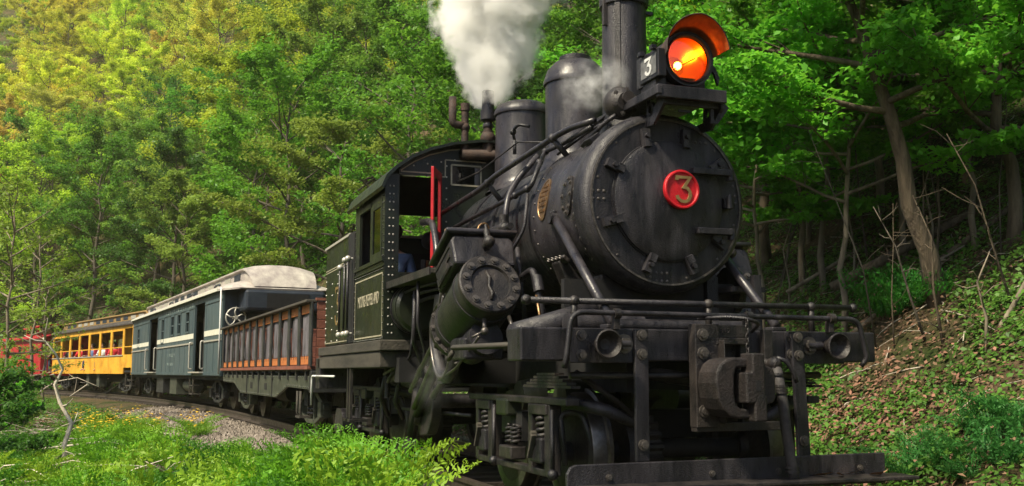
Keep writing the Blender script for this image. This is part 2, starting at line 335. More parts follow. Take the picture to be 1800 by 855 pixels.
# ------------------------------------------------------------------ track curve and terrain
KS = [(-60, 0), (12, 0), (20.6, 2.4), (36.4, 7.1), (54.9, 15.3), (68, 21), (110, 39), (230, 92)]
S_ = np.arange(-60, 230, .05); YAW_ = np.radians(np.interp(S_, [k[0] for k in KS], [k[1] for k in KS]))
TX_ = 3.72 + np.cumsum(-np.sin(YAW_)) * .05; TY_ = -60 + np.cumsum(np.cos(YAW_)) * .05
def track(s):
    i = min(len(S_) - 1, max(0, int(round((s + 60) / .05)))); return float(TX_[i]), float(TY_[i]), float(YAW_[i])
def sd_point(s, d):
    x, y, a = track(s); return x + d * math.cos(a), y + d * math.sin(a)
def fbm(x, y, z=0, o=4):
    t = 0; a = 1
    for k in range(o): t += a * mnoise.noise((x, y, z + k * 7.3)); x *= 2.1; y *= 2.1; a *= .5
    return t
def height_sd(s, d, x, y):
    n = fbm(x * .35, y * .35)
    if d < -1.9:
        z = -.2 - .18 * min(1, (-1.9 - d) / .8) + .05 * n * min(1, (-1.9 - d))
        if d < -7: z += max(0, -d - 12) * .35 + .12 * n
        return z
    if d <= 1.9: return -.2 + .012 * n
    z = -.2 - .12 * min(1, (d - 1.9) / .6)
    if d > 2.6:
        q = d - 2.6; z += .66 * q + .18 * min(q, 70) * min(1, q / 12) + (.16 * min(1, q / 1.5) + .5 * min(1, q / 18)) * n + .9 * min(1, q / 25) * fbm(x * .06, y * .06)
        z -= .35 * max(0, q - 110)
    return z
TS = list(np.arange(-60, 30, .7)) + list(np.arange(30, 228, 1.5))
TD = list(np.arange(-60, -12, 4)) + list(np.arange(-12, -3, .75)) + list(np.arange(-3, 3, .3)) + list(np.arange(3, 12, .45)) + list(np.arange(12, 40, 1.4)) + list(np.arange(40, 190, 5))
vs = []; 
for s in TS:
    for d in TD:
        x, y = sd_point(s, d); vs.append((x, y, height_sd(s, d, x, y)))
nd = len(TD); fs = [(i * nd + j, i * nd + j + 1, (i + 1) * nd + j + 1, (i + 1) * nd + j) for i in range(len(TS) - 1) for j in range(nd - 1)]
gm = M().add(vs, fs, True); ground = gm.build('ground', 'ground'); tag(ground, 'leaf-strewn hillside and flat trackside earth', 'ground', kind='structure')
def ground_at(s, d):
    x, y = sd_point(s, d); return Vector((x, y, height_sd(s, d, x, y)))

# ------------------------------------------------------------------ railway track
track_e = empty('railway_track', (0, 0, 0), 0, 'rusty railway track curving away to the left under the train', 'track'); track_e['kind'] = 'structure'
prof = [(-.07, -.16), (.07, -.16), (.07, -.145), (.012, -.12), (.012, -.045), (.036, -.035), (.036, 0), (-.036, 0), (-.036, -.035), (-.012, -.045), (-.012, -.12), (-.07, -.145)]
for off in (-.7525, .7525):
    vs = []; fs = []; ss = list(np.arange(-12, 120, .8)); k = len(prof)
    for s in ss:
        for (u, z) in prof:
            x, y = sd_point(s, off + u); vs.append((x, y, z))
    fs = [(i * k + j, (i + 1) * k + j, (i + 1) * k + (j + 1) % k, i * k + (j + 1) % k) for i in range(len(ss) - 1) for j in range(k)]
    M().add(vs, fs, False).build('rail', 'rail_steel', track_e)
rng = random.Random(3)
slm = M().box((0, 0, -.08), (2.5, .22, .16)).mesh('sleeper'); slm.materials.append(MATS['sleeper_wood'])
for i in range(150):
    s = -3 + i * .56; x, y, a = track(s)
    inst('sleeper', slm, track_e, (x + rng.uniform(-.04, .04), y, -.165 + rng.uniform(-.008, .004)), (0, 0, a + rng.uniform(-.02, .02)))
def stones(n, place, r0, r1, seed):
    g = np.random.default_rng(seed); V = []; F = []
    base = np.array([(1, 0, 0), (-1, 0, 0), (0, 1, 0), (0, -1, 0), (0, 0, 1), (0, 0, -1)], float)
    tri = [(0, 2, 4), (2, 1, 4), (1, 3, 4), (3, 0, 4), (2, 0, 5), (1, 2, 5), (3, 1, 5), (0, 3, 5)]
    for i in range(n):
        p = place(g)
        if p is None: continue
        q = base + g.uniform(-.38, .38, (6, 3)); q *= g.uniform(r0, r1) * g.uniform(.6, 1.2, 3)
        a = g.uniform(0, 6.28); c, s_ = math.cos(a), math.sin(a)
        q = q @ np.array([[c, s_, 0], [-s_, c, 0], [0, 0, 1]]) + np.array(p)
        b = len(V); V += [tuple(v) for v in q]; F += [(x + b, y + b, z + b) for x, y, z in tri]
    return M().add(V, F, False)
def pl(g):
    s = g.uniform(2, 37) if g.random() < .5 else g.uniform(13, 31); d = g.choice([-1, -1, -1, 1]) * g.uniform(.95, 3.3 if g.random() < .8 else 4.3)
    if 0 < d and d > 2.6: return None
    x, y = sd_point(s, d); return (x, y, height_sd(s, d, x, y) + g.uniform(-.01, .02))
st = stones(18000, pl, .025, .06, 5).build('ballast', 'gravel', kind='stuff'); tag(st, 'loose grey crushed stone along the track shoulder', 'gravel')

# ------------------------------------------------------------------ STEAM LOCOMOTIVE (local: x lateral, y rearward from the front beam, z above rail)
LO = empty('steam_locomotive', (3.72, 6.19, 0), 0, 'black steam locomotive numbered 3 with a lit amber headlight', 'locomotive')
ZC = 2.29
def bolt_mesh(r=.022, h=.025):
    m_ = M(); m_.cyl((0, 0, 0), (0, 0, h * .35), r * 1.5, n=12); m_.cyl((0, 0, h * .3), (0, 0, h), r, n=6)
    me = m_.mesh('bolt'); me.materials.append(MATS['bolt_iron']); return me
BOLT = bolt_mesh()
def bolt(parent, p, direction, sc=1.0, name='bolt', me=None):
    q = Vector(direction).to_track_quat('Z', 'Y').to_euler(); return inst(name, me or BOLT, parent, p, q, (sc,) * 3)
def rivets(pts, nrm, r, name, m, parent):
    b = M()
    for p, n_ in zip(pts, nrm if isinstance(nrm, list) else [nrm] * len(pts)):
        n_ = Vector(n_).normalized(); b.lathe([(0, r), (r * .55, r * .75), (r * .8, .0005)], Vector(p) - n_ * .002, n_, 7)
    return b.build(name, m, parent, kind='stuff')

# smokebox and its front
sb = M(); sb.lathe([(.60, .665), (1.72, .665)], (0, 0, ZC), Y_, 72); smokebox = sb.build('smokebox', 'iron_gloss', LO)
pr = [(.74, .667), (.74, .70), (.64, .70), (.585, .685), (.556, .655), (.55, .62), (.55, .472), (.535, .468), (.535, .0005)]
front = M().lathe(pr, (0, 0, ZC), Y_, 96).build('smokebox_front', 'iron', LO)
M().lathe([(.56, .642), (.540, .642), (.540, .628), (.56, .628)], (0, 0, ZC), Y_, 96).build('rim_highlight', 'bolt_iron', front)  # lighter metal ring stands in for the highlight along the rim
dr = [(.545, .462), (.515, .460), (.505, .44), (.495, .36), (.470, .20), (.458, .08), (.455, .0005)]
door = M().lathe(dr, (0, 0, ZC), Y_, 72).build('smokebox_door', 'iron', LO)
rr = []; nn = []
for i in range(44):
    a = 2 * math.pi * i / 44; rr.append((.668 * math.cos(a), .80, ZC + .668 * math.sin(a))); nn.append((math.cos(a), 0, math.sin(a)))
rivets(rr, nn, .020, 'rivet_ring', 'bolt_iron', smokebox)
rr = []; nn = []
for i in range(36):
    a = 2 * math.pi * i / 36; rr.append((.668 * math.cos(a), 1.64, ZC + .668 * math.sin(a))); nn.append((math.cos(a), 0, math.sin(a)))
rivets(rr, nn, .012, 'rivet_ring', 'bolt_iron', smokebox)
pts = []
for (cx, cz, nx, nz) in ((-.575, .02, 3, 2), (.575, .05, 2, 2), (-.06, -.58, 3, 2), (.30, .48, 3, 1)):
    for i in range(nx):
        for j in range(nz): pts.append((cx + (i - (nx - 1) / 2) * .045, .55, ZC + cz + (j - (nz - 1) / 2) * .06))
for i in range(12):
    a = R(15 + 30 * i); pts.append((.60 * math.cos(a), .552, ZC + .60 * math.sin(a)))
rivets(pts, (0, -1, 0), .014, 'face_rivets', 'bolt_iron', front)
# clamp dogs round the door
dg = M(); dg.box((0, -.025, -.005), (.062, .05, .145)); dg.box((0, -.055, .035), (.055, .03, .06)); dg.cyl((0, -.04, -.02), (0, -.085, -.02), .02, n=6)
DOG = dg.mesh('door_clamp'); DOG.materials.append(MATS['iron'])
for a, tilt in ((112, 18), (73, -12), (152, -4), (200, 6), (250, 3), (290, -6), (36, 5), (325, 0)):
    r_ = .505; o = inst('door_clamp', DOG, door, (r_ * math.cos(R(a)), .548, ZC + r_ * math.sin(R(a))), (0, R(-(a + 90) + tilt), 0))
for dz, x0 in ((.235, .17), (-.225, .20)):
    hg = M(); hg.bx(x0, .50, .435, .50, ZC + dz - .024, ZC + dz + .024)
    hg.cyl((.515, .48, ZC + dz - .055), (.515, .48, ZC + dz + .03), .032, n=12); hg.build('door_hinge', 'iron', door, bev=.006)
hg = M()
hg.bx(.475, .56, .50, .556, ZC - .03, ZC + .05); hg.cyl((.50, .47, ZC - .04), (.50, .47, ZC + .06), .026, n=10)
hg.build('hinge_boss', 'iron', door, bev=.006)
# red number plate
NP = Vector((.055, .42, 2.365))
npl = M().lathe([(.04, .0005), (.04, .138), (.022, .150), (.0, .150), (-.010, .143), (-.010, .132), (.004, .124), (.004, .0005)], NP, Y_, 48).build('number_plate', 'plate_red', LO)
def three(b, o, u, v, w_, h, wd, t, dep):
    """flat-topped figure 3, stroke t, as a swept bar"""
    k = h / 2; path = [(-wd, k * .74), (-wd, k), (wd, k), (wd * .05, k * .18), (wd * .55, k * .12), (wd * .95, -k * .18), (wd, -k * .5), (wd * .72, -k * .86), (wd * .2, -k), (-wd * .45, -k * .96), (-wd * .9, -k * .74), (-wd, -k * .5)]
    o, u, v, w_ = Vector(o), Vector(u), Vector(v), Vector(w_)
    L_ = []; 
    for i, p in enumerate(path):
        a = Vector(path[max(0, i - 1)]); c = Vector(path[min(len(path) - 1, i + 1)]); q = Vector(p); d0 = (q - a).normalized() if i else (c - q).normalized(); d1 = (c - q).normalized() if i < len(path) - 1 else d0
        n0 = Vector((-d0.y, d0.x)); n1 = Vector((-d1.y, d1.x)); nn_ = (n0 + n1); nn_ = nn_.normalized() / max(.55, nn_.normalized().dot(n0)); L_.append((q + nn_ * t / 2, q - nn_ * t / 2))
    vs = []
    for a, c in L_:
        for q, d in ((a, 0), (a, dep), (c, dep), (c, 0)): vs.append(o + u * q.x + v * q.y + w_ * d)
    n = len(L_); fs = [(i * 4 + j, (i + 1) * 4 + j, (i + 1) * 4 + (j + 1) % 4, i * 4 + (j + 1) % 4) for i in range(n - 1) for j in range(4)] + [(3, 2, 1, 0), ((n - 1) * 4, (n - 1) * 4 + 1, (n - 1) * 4 + 2, (n - 1) * 4 + 3)]
    return b.add(vs, fs, False)
three(M(), NP + Vector((.012, .006, 0)), X_, Z_, -Y_, .185, .056, .024, .014).build('number', 'gold', npl)

# boiler, jacket, bands
bo = M().lathe([(1.72, .64), (1.74, .635), (4.05, .66)], (0, 0, ZC), Y_, 64).build('boiler', 'boiler_jacket', LO)
for y in (1.74, 2.75, 3.5): M().lathe([(y - .03, .645), (y - .03, .668), (y + .03, .668), (y + .03, .645)], (0, 0, ZC), Y_, 64).build('jacket_band', 'iron', bo)
sad = M(); sad.bx(-.42, .42, .85, 1.65, 1.15, 1.75); sad.build('saddle', 'iron', LO, bev=.02)
for sx in (-1, 1):
    b = M(); b.prism([(-.62, 1.92), (-.35, 1.6), (-.35, 1.1), (-.5, 1.1), (-.5, 1.5), (-.66, 1.86)], (0, 0, 0), (sx if sx < 0 else -1, 0, 0) if False else (1, 0, 0), Z_, Y_, 1.12, 1.28)
    if sx > 0: b.v = [(-x, y, z) for x, y, z in b.v]; b.f = [f[::-1] for f in b.f]
    b.box((sx * .63, 1.2, 1.88), (.07, .34, .035), roty(sx * -38)); o = b.build('saddle_leg', 'iron_dusty', LO, bev=.01)
    for k in range(4): bolt(o, (sx * .655, 1.08 + .08 * k, 1.895), (sx * .6, 0, -.8), .8)
# plates on the smokebox side
def on_cyl(y, ang, r): return Vector((r * math.cos(R(ang)), y, ZC + r * math.sin(R(ang))))
def side_disc(name, y, ang, a, b_, h, m, parent, ring=True):
    mm = M(); nv = on_cyl(0, ang, 1) - Vector((0, 0, ZC)); tz = Vector((-math.sin(R(ang)), 0, math.cos(R(ang))))
    if tz.z < 0: tz = -tz
    n = 40; rings = [(1, 0), (1, h), (.9, h), (.88, h * .6), (.0005, h * .6)] if ring else [(1, 0), (1, h), (.0005, h)]
    vs = []; 
    for (k, q) in rings:
        for i in range(n):
            t = 2 * math.pi * i / n; al = b_ * k * math.sin(t); rr_ = .662 + q
            an = ang - math.degrees(al / .66); vs.append(Vector((rr_ * math.cos(R(an)), y + a * k * math.cos(t), ZC + rr_ * math.sin(R(an)))))
    fs = [(i * n + j, (i + 1) * n + j, (i + 1) * n + (j + 1) % n, i * n + (j + 1) % n) for i in range(len(rings) - 1) for j in range(n)]
    return mm.add(vs, fs, False).build(name, m, parent)
bp = side_disc('builder_plate', 1.45, 169, .11, .18, .012, 'brass', smokebox)
lt = M()
for k, (q, wd) in enumerate(((.11, .05), (.07, .07), (.03, .08), (-.01, .08), (-.05, .07), (-.10, .05))):
    a = 169 - math.degrees(q / .66); c = on_cyl(1.45, a, .672)
    for j in range(5): lt.box(c + Vector((0, (j - 2) * wd * .45, 0)), (.01, wd * .26, .022), roty(-(a - 180)))
lt.build('raised_lettering', 'brass', bp, kind='stuff')
hc = side_disc('hand_hole_cover', .93, 174, .10, .16, .018, 'iron_dusty', smokebox, False)
for i in range(8):
    t = 2 * math.pi * i / 8; a = 174 - math.degrees(.13 * math.sin(t) / .66); bolt(hc, on_cyl(.93 + .078 * math.cos(t), a, .678), on_cyl(0, a, 1) - Vector((0, 0, ZC)), .6)
M().box(on_cyl(.98, 128, .69), (.05, .14, .10), roty(52)).build('bracket', 'iron', smokebox, bev=.006)
# brace rods from smokebox to beam
for sx, p0, p1 in ((-1, (-.665, 1.18, 2.22), (-.71, .06, 1.33)), (1, (.665, 1.18, 2.22), (.60, .06, 1.33))):
    b = M(); b.tube([p0, p1], .036, 14); d = (Vector(p1) - Vector(p0)).normalized()
    o = b.build('brace_rod', 'iron_gloss', LO)
    c = M(); c.box(Vector(p0) + Vector((sx * -.01, .03, .01)), (.07, .12, .10)); c.cyl(Vector(p0) + Vector((-.05, 0, 0)), Vector(p0) + Vector((.05, 0, 0)), .045, n=12); c.build('brace_clevis', 'iron', o, bev=.008); M().box(Vector(p1) + Vector((0, .02, -.02)), (.12, .12, .03)).build('brace_foot', 'iron', o, bev=.008)

# stack, domes
sk = M().lathe([(2.86, .30), (2.90, .27), (3.0, .205), (3.08, .190), (4.06, .184), (4.06, .205), (4.12, .21), (4.16, .205), (4.16, .188), (4.62, .188), (4.62, .16), (3.6, .16)], (0, 1.24, 0), Z_, 48).build('smokestack', 'iron', LO)
M().box((-.125, 1.105, 3.55), (.05, .02, 1.1), rotz(-40)).box((-.19, 1.2, 3.98), (.05, .03, .22)).box((.20, 1.2, 4.02), (.09, .05, .03)).build('stack_seam', 'iron_dusty', sk, bev=.004)
sdm = M().lathe([(2.80, .40), (2.88, .34), (2.96, .295), (3.02, .28), (3.66, .28), (3.66, .296), (3.685, .30), (3.71, .292), (3.80, .262), (3.87, .20), (3.905, .12), (3.905, .10), (3.935, .095), (3.94, .0005)], (0, 2.27, 0), Z_, 48).build('steam_dome', 'iron_gloss', LO)
M().lathe([(3.895, .15), (3.93, .15), (3.94, .13), (3.94, .0005)], (0, 2.27, 0), Z_, 24).build('dome_cover', 'iron', sdm)
snd = M().lathe([(2.86, .40), (2.93, .33), (3.0, .30), (3.70, .29), (3.70, .306), (3.725, .31), (3.75, .302), (3.80, .275), (3.835, .21), (3.85, .0005)], (0, 3.66, 0), Z_, 48).build('sand_dome', 'iron_gloss', LO)
b = M().bend([(-.30, 3.10, 3.30), (-.33, 3.08, 3.38), (-.30, 3.0, 3.44), (-.22, 2.9, 3.40)], .016).tube([(-.30, 3.10, 3.3), (-.30, 3.10, 3.16)], .02); b.sphere((-.32, 3.09, 3.38), .035, 6); b.build('lifting_eye', 'iron', snd)
# turbo generator beside the stack
tg = M().lathe([(0, .0005), (.0, .07), (.03, .11), (.10, .135), (.17, .12), (.22, .08), (.25, .0005)], (-.24, .74, 3.10), (0, 1, .1), 24); tg.cyl((-.24, .72, 3.12), (-.24, .69, 3.12), .05, n=12)
gen = tg.build('generator', 'iron_dusty', LO)
for i in range(6):
    a = R(60 * i + 20); bolt(gen, (-.24 + .095 * math.cos(a), .765, 3.105 + .095 * math.sin(a)), (0, -1, 0), .7)
M().bend([(-.30, .80, 3.0), (-.36, .9, 2.95), (-.46, 1.1, 2.80)], .018).bend([(-.2, .95, 3.12), (-.28, 1.15, 3.04), (-.36, 1.7, 2.92)], .012).bend([(-.24, .98, 3.02), (-.33, 1.2, 2.97), (-.42, 1.7, 2.86)], .012).build('generator_pipe', 'iron', gen)

# headlight
HX, HZ = .06, 3.34
hb = M().lathe([(.30, .172), (.285, .180), (.285, .212), (.33, .215), (.36, .20), (.62, .20), (.70, .16), (.72, .0005)], (HX, 0, HZ), Y_, 48); hb.bx(HX - .19, HX + .19, .38, .70, 3.10, 3.22); hb.bx(HX - .205, HX + .16, .54, .74, 3.20, 3.44)
hl = hb.build('headlight', 'iron', LO)
M().lathe([(.315, .172), (.37, .165), (.45, .135), (.51, .08), (.525, .0005)], (HX, 0, HZ), Y_, 40).build('reflector', 'reflector', hl)
M().lathe([(.298, .0005), (.302, .10), (.312, .175)], (HX, 0, HZ), Y_, 40).build('lens', 'amber_glass', hl)
M().sphere((HX - .015, .43, HZ - .015), .030, 8).build('bulb', 'lamp_glow', hl)
M().tube([(HX - .015, .43, HZ - .015), (HX + .01, .52, HZ)], .016, 8).tube([(HX - .13, .40, HZ - .08), (HX - .02, .43, HZ - .03), (HX + .12, .40, HZ + .05)], .005, 6).build('bulb_holder', 'brass', hl)
M().lathe([(.28, .175), (.27, .185), (.28, .195)], (HX, 0, HZ), Y_, 40).build('lens_ring', 'iron_gloss', hl)
vz = M()
vs = []; n = 28
for q, (y, r0, tilt) in enumerate(((.33, .216, 0), (.22, .232, .008), (.08, .262, .02))):
    for i in range(n + 1):
        a = R(8 + 178 * i / n); 
        for t in (0, .006): vs.append((HX + (r0 + t) * math.cos(a), y + (.05 * abs(math.cos(a)) if q == 2 else 0), HZ + tilt + (r0 + t) * math.sin(a)))
k = (n + 1) * 2
for q in range(2):
    pass
fs = []
for q in range(2):
    for i in range(n):
        a, b_ = q * k + i * 2, (q + 1) * k + i * 2
        fs += [(a, b_, b_ + 2, a + 2), (a + 1, a + 3, b_ + 3, b_ + 1)]
fs += [(2 * k + i * 2, 2 * k + i * 2 + 1, 2 * k + i * 2 + 3, 2 * k + i * 2 + 2) for i in range(n)]
vz.add(vs, fs, True); vis = vz.build('visor', 'rust', hl)
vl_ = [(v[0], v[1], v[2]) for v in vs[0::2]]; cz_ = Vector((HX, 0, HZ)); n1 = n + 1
M().add([(HX + (x - HX) * .985, y, HZ + (z - HZ) * .985) for x, y, z in vl_], [(q * n1 + i, q * n1 + i + 1, (q + 1) * n1 + i + 1, (q + 1) * n1 + i) for q in range(2) for i in range(n)], True).build('visor_glow_lining', 'visor_glow', vis)  # inner shell coloured to imitate lamplight glowing on the visor
M().prism([(.0, .02), (.05, -.02), (.085, -.10), (.07, -.16), (.04, -.07), (0, -.03)], (HX + .205, .34, HZ - .01), (1, 0, 0), Z_, Y_, -.012, .012).build('visor_catch', 'iron', hl)
nb = M(); nb.bx(-.235, -.165, .22, .52, 3.165, 3.375); nbo = nb.build('number_box', 'iron', hl, bev=.006)
M().bx(-.2385, -.236, .25, .49, 3.195, 3.345).build('number_panel', 'zinc', nbo)
three(M(), (-.239, .37, 3.27), (0, -1, 0), Z_, -X_, .115, .040, .022, .004).build('number', 'white_rail', nbo)
[M().box((-.25, y, 3.39), (.04, .05, .03)).build('number_box_hinge', 'iron', nbo) for y in (.27, .46)]; M().bx(-.215, -.13, .3, .5, 3.09, 3.17).build('number_box_foot', 'iron', nbo)
# headlight shelf
sh = M(); sh.bx(-.22, .33, .24, 1.02, 3.06, 3.095); sh.bx(-.262, -.22, .19, 1.25, 3.02, 3.085); sh.bx(-.18, .30, .27, .31, 2.97, 3.06); sh.bx(-.25, .33, .20, .24, 3.0, 3.097)
shelf = sh.build('headlight_shelf', 'iron', LO, bev=.006)
for sx in (-.17, .32):
    b = M(); ring = [(.25, 3.06), (.25, 2.97), (.42, 2.84), (.62, 2.86), (.62, 2.92), (.48, 2.92), (.36, 3.0), (.36, 3.06)]
    b.prism([(y, z) for y, z in ring], (sx, 0, 0), Y_, Z_, X_, -.012, .012)
    b.tube([(sx, .50, 3.06), (sx, .52, 2.86)], .014); b.lathe([(-.012, .03), (-.012, .055), (.012, .055), (.012, .03)], (sx, .46, 2.97), X_, 16); b.build('shelf_bracket', 'iron', shelf)
b = M(); b.prism([(.02, 3.06), (.33, 3.06), (.40, 2.99), (.30, 2.86), (.26, 2.86), (.335, 2.985), (.30, 3.03), (.06, 3.03)], (0, .30, 0), X_, Z_, Y_, -.012, .012); b.bx(.24, .27, .29, .315, 2.86, 3.05); b.bx(-.02, .08, .31, .33, 2.93, 2.95); b.build('shelf_bracket', 'iron', shelf)

# pipes and handrails along the boiler
def rail(name, pts, r, m='iron', parent=LO, rad=.07): return M().bend(pts, r, 10, rad).build(name, m, parent)
hr = rail('handrail', [(-.80, 4.0, 2.66), (-.74, 2.92, 2.73), (-.68, 2.58, 2.82), (-.52, 1.47, 2.97), (-.46, 1.28, 3.0), (-.42, .95, 2.98)], .026, 'iron_gloss')
for p, q in (((-.70, 2.75, 2.775), (-.57, 2.72, 2.60)), ((-.53, 1.55, 2.96), (-.40, 1.52, 2.80))):
    M().tube([p, q], .026).sphere(p, .042, 6).build('rail_stanchion', 'iron', hr)
rail('air_pipe', [(-.71, 4.0, 2.49), (-.70, 2.21, 2.53), (-.69, 1.64, 2.55), (-.62, 1.68, 2.70), (-.44, 1.95, 2.93), (-.42, 1.55, 2.93), (-.42, 1.0, 2.94)], .021)
rail('feed_pipe', [(-.77, 2.04, 2.20), (-.77, 2.05, 2.40), (-.72, 2.11, 2.56), (-.60, 2.18, 2.73), (-.44, 2.10, 2.93)], .028, 'iron_gloss')
rail('vertical_pipe', [(-.69, 1.72, 2.50), (-.72, 1.72, 2.20), (-.80, 1.85, 2.0), (-.8, 2.0, 1.9)], .015)
rail('bell_cord', [(-.62, 4.0, 3.02), (-.5, 3.64, 3.06), (-.45, 2.6, 3.16), (-.40, 1.94, 3.02)], .008, 'iron_dusty', rad=.02)
rail('sand_pipe', [(-.72, 1.9, 2.06), (-.72, 1.8, 1.75), (-.70, 1.75, 1.4)], .022)
cl = M()
for p in ((-.70, 2.0, 2.535), (-.695, 1.72, 2.545), (-.55, 1.80, 2.80), (-.44, 1.93, 2.93)): cl.sphere(p, .034, 6)
cl.build('pipe_fitting', 'iron', LO, kind='stuff')
# lubricator valve on the feed pipe
b = M(); b.cyl((-.80, 1.96, 2.24), (-.80, 2.30, 2.24), .05, n=14); b.cyl((-.80, 2.02, 2.12), (-.80, 2.02, 2.36), .04, n=12); b.tube([(-.80, 2.30, 2.24), (-.86, 2.5, 2.18), (-.9, 2.7, 2.12)], .035, 10); b.cyl((-.80, 1.9, 2.24), (-.80, 1.84, 2.24), .03, n=8); b.sphere((-.80, 2.0, 2.24), .06, 8); b.tube([(-.8, 2.02, 2.12), (-.8, 2.02, 1.85)], .026)
vl = b.build('steam_valve', 'iron_dusty', LO)
b = M(); b.tube([(-.80 + .0, 2.43 + 0, 2.27)], .01) if False else None
hw = M(); n = 12; c0 = Vector((-.86, 2.40, 2.27)); hw.tube([c0 + Vector((0.03 * math.cos(2 * math.pi * i / n) * .4, .02 * math.sin(2 * math.pi * i / n), .065 * math.cos(2 * math.pi * i / n))) + Vector((.06 * math.sin(2 * math.pi * i / n), 0, 0)) for i in range(n)], .011, 6, closed=True); hw.tube([c0, c0 + Vector((.06, -.02, -.03))], .012); hw.build('handwheel', 'brass', vl)

# cylinder assembly, tilted down to the rear, one on each side
def cylinder(sx):
    A = R(24); ax = Vector((0, math.cos(A), -math.sin(A))); bu = Vector((0, math.sin(A), math.cos(A))); O = Vector((sx * 1.13, 1.40, 1.70))
    P = lambda a, x, b_: O + ax * a + X_ * x + bu * b_
    rotm = Matrix((X_, ax, bu)).transposed()
    cyl_ = M(); cyl_.lathe([(.03, .235), (.06, .25), (.12, .262), (.74, .262), (.86, .24), (.93, .16), (.93, .0005)], O, ax, 48)
    # web joining the barrel to the chest
    cyl_.box(P(.34, -sx * .0, .22), (.40, .48, .20), rotm)
    root = cyl_.build('cylinder', 'cylinder_grass_tint', LO)
    hd = M().lathe([(.05, .20), (.05, .258), (.0, .260), (-.012, .248), (-.012, .165), (.012, .155), (.012, .0005)], O, ax, 48).build('cylinder_head', 'iron_dusty', root)
    for i in range(12):
        a = R(30 * i + 15); bolt(root, P(-.012, .208 * math.cos(a), .208 * math.sin(a)), -ax, .95)
    b = M(); b.tube([P(.008, -.02, .12), P(.0, .0, .05), P(.004, -.015, -.02), P(.0, .005, -.08), P(.006, -.01, -.14)], [.012, .018, .014, .02, .012], 7); b.build('casting_mark', 'iron_dusty', root)
    ch = M(); ch.prism([(-.26, .20), (.26, .20), (.27, .42), (.24, .47), (-.24, .47), (-.27, .42)], O, X_, bu, ax, .04, .56); chest = ch.build('steam_chest', 'iron', root, bev=.02)
    ld = M(); n = [(-.29, .06), (-.29, .78), (.29, .78), (.29, .06)]
    ld.prism([(-.29, 0.02), (.29, 0.02), (.29, .58), (-.29, .58)], O, X_, ax, bu, .475, .505); ld.tube([P(.02, -.29, .50), P(.58, -.29, .50), P(.58, .29, .50), P(.02, .29, .50)], .024, 8, closed=True)
    ld.build('chest_lid', 'iron_gloss', root, bev=.008)
    sd_ = M()
    for a0, a1, b0, b1 in ((.12, .50, .30, .33), (.12, .50, .22, .25), (.10, .52, .38, .41)): sd_.prism([(a0, b0), (a1, b0), (a1, b1), (a0, b1)], O, ax, bu, X_, sx * .268 - .008, sx * .268 + .012)
    sd_.prism([(.20, .235), (.46, .235), (.46, .295), (.20, .295)], O, ax, bu, X_, sx * .27 - .01, sx * .27 + .014); sd_.build('chest_panel', 'iron_dusty', root)
    b = M(); b.cyl(P(.03, .02, .36), P(-.06, .02, .36), .035, n=12); b.cyl(P(-.03, .02, .36), P(-.03, .02, .48), .028, n=10); b.sphere(P(-.05, .02, .36), .05, 7, ); b.cyl(P(-.03, .02, .47), P(-.03, .02, .53), .014, n=8); b.build('relief_valve', 'iron_dusty', root)
    # pipe and bracket to the right of the head
    b = M(); b.bend([P(.2, -sx * .32, .15), P(-.08, -sx * .35, .1), P(-.08, -sx * .37, -.42)], .030); b.cyl(P(-.10, -sx * .36, -.12), P(-.10, -sx * .36, .02), .045, n=12); b.build('drain_pipe', 'iron', root)
    b = M(); b.tube([P(-.1, -sx * .33, -.15), P(-.1, -sx * .33, -.42)], .012); b.build('copper_pipe', 'brass', root)
    b = M(); b.tube([P(.02, -sx * .12, -.28), P(.0, -sx * .14, -.46)], .016); b.sphere(P(0, -sx * .14, -.46), .04, 6); b.build('drain_rod', 'steel', root)
    # lower yoke, guides, crosshead
    yk = M(); yk.bx(sx * 1.13 - .17, sx * 1.13 + .17, 1.55, 1.95, 1.10, 1.28); yk.cyl((sx * 1.13, 1.50, 1.28), (sx * 1.13, 1.9, 1.20), .14, n=20); yk.build('cylinder_foot', 'iron', root, bev=.02)
    gd = M()
    for q in (-.17, .17): gd.tube([P(.85, 0, q), P(1.9, 0, q)], .030, 8)
    gd.build('crosshead_guide', 'steel', root)
    # yoke ring round the guides, with a bright steel rim
    n = 28; ring = [P(1.0 + .30 * math.cos(2 * math.pi * i / n), sx * .10, .02 + .32 * math.sin(2 * math.pi * i / n) * (1.15 if math.sin(2 * math.pi * i / n) < 0 else .9)) for i in range(n)]
    M().tube(ring, .055, 10, closed=True).build('guide_yoke', 'iron', root)
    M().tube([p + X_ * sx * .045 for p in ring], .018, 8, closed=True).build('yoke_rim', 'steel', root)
    M().box(P(1.1, 0, 0), (.12, .22, .26), rotm).cyl(P(.8, 0, 0), P(1.15, 0, 0), .03, n=12).build('crosshead', 'steel', root, bev=.01)
    C_ = Vector((sx * 1.05, 3.55, .72)); pin = C_ + Vector((sx * .09, .10, -.16))
    rd = M(); a = P(1.15, sx * .06, 0); rd.tube([a, pin], [.035, .045], 10); rd.lathe([(-.03, .03), (-.03, .08), (.03, .08), (.03, .03)], pin, X_, 20); rd.build('connecting_rod', 'steel', root)
    cr = M(); cr.prism([(.36 * math.cos(R(t)), .36 * math.sin(R(t))) for t in range(20, 241, 10)] + [(.10, -.34), (.16, -.20)], C_, Y_, Z_, X_, -.05, .05); cr.lathe([(-.09, .02), (-.09, .11), (.09, .11), (.09, .02)], C_, X_, 24)
    crk = cr.build('crank_disc', 'iron_dusty', LO, bev=.012)
    M().tube([C_ + Vector((sx * .05, .35 * math.cos(R(t)), .35 * math.sin(R(t)))) for t in range(25, 150, 8)], .014, 6).build('lit_rim', 'steel', crk)  # bright steel arc imitates light catching the disc's upper edge
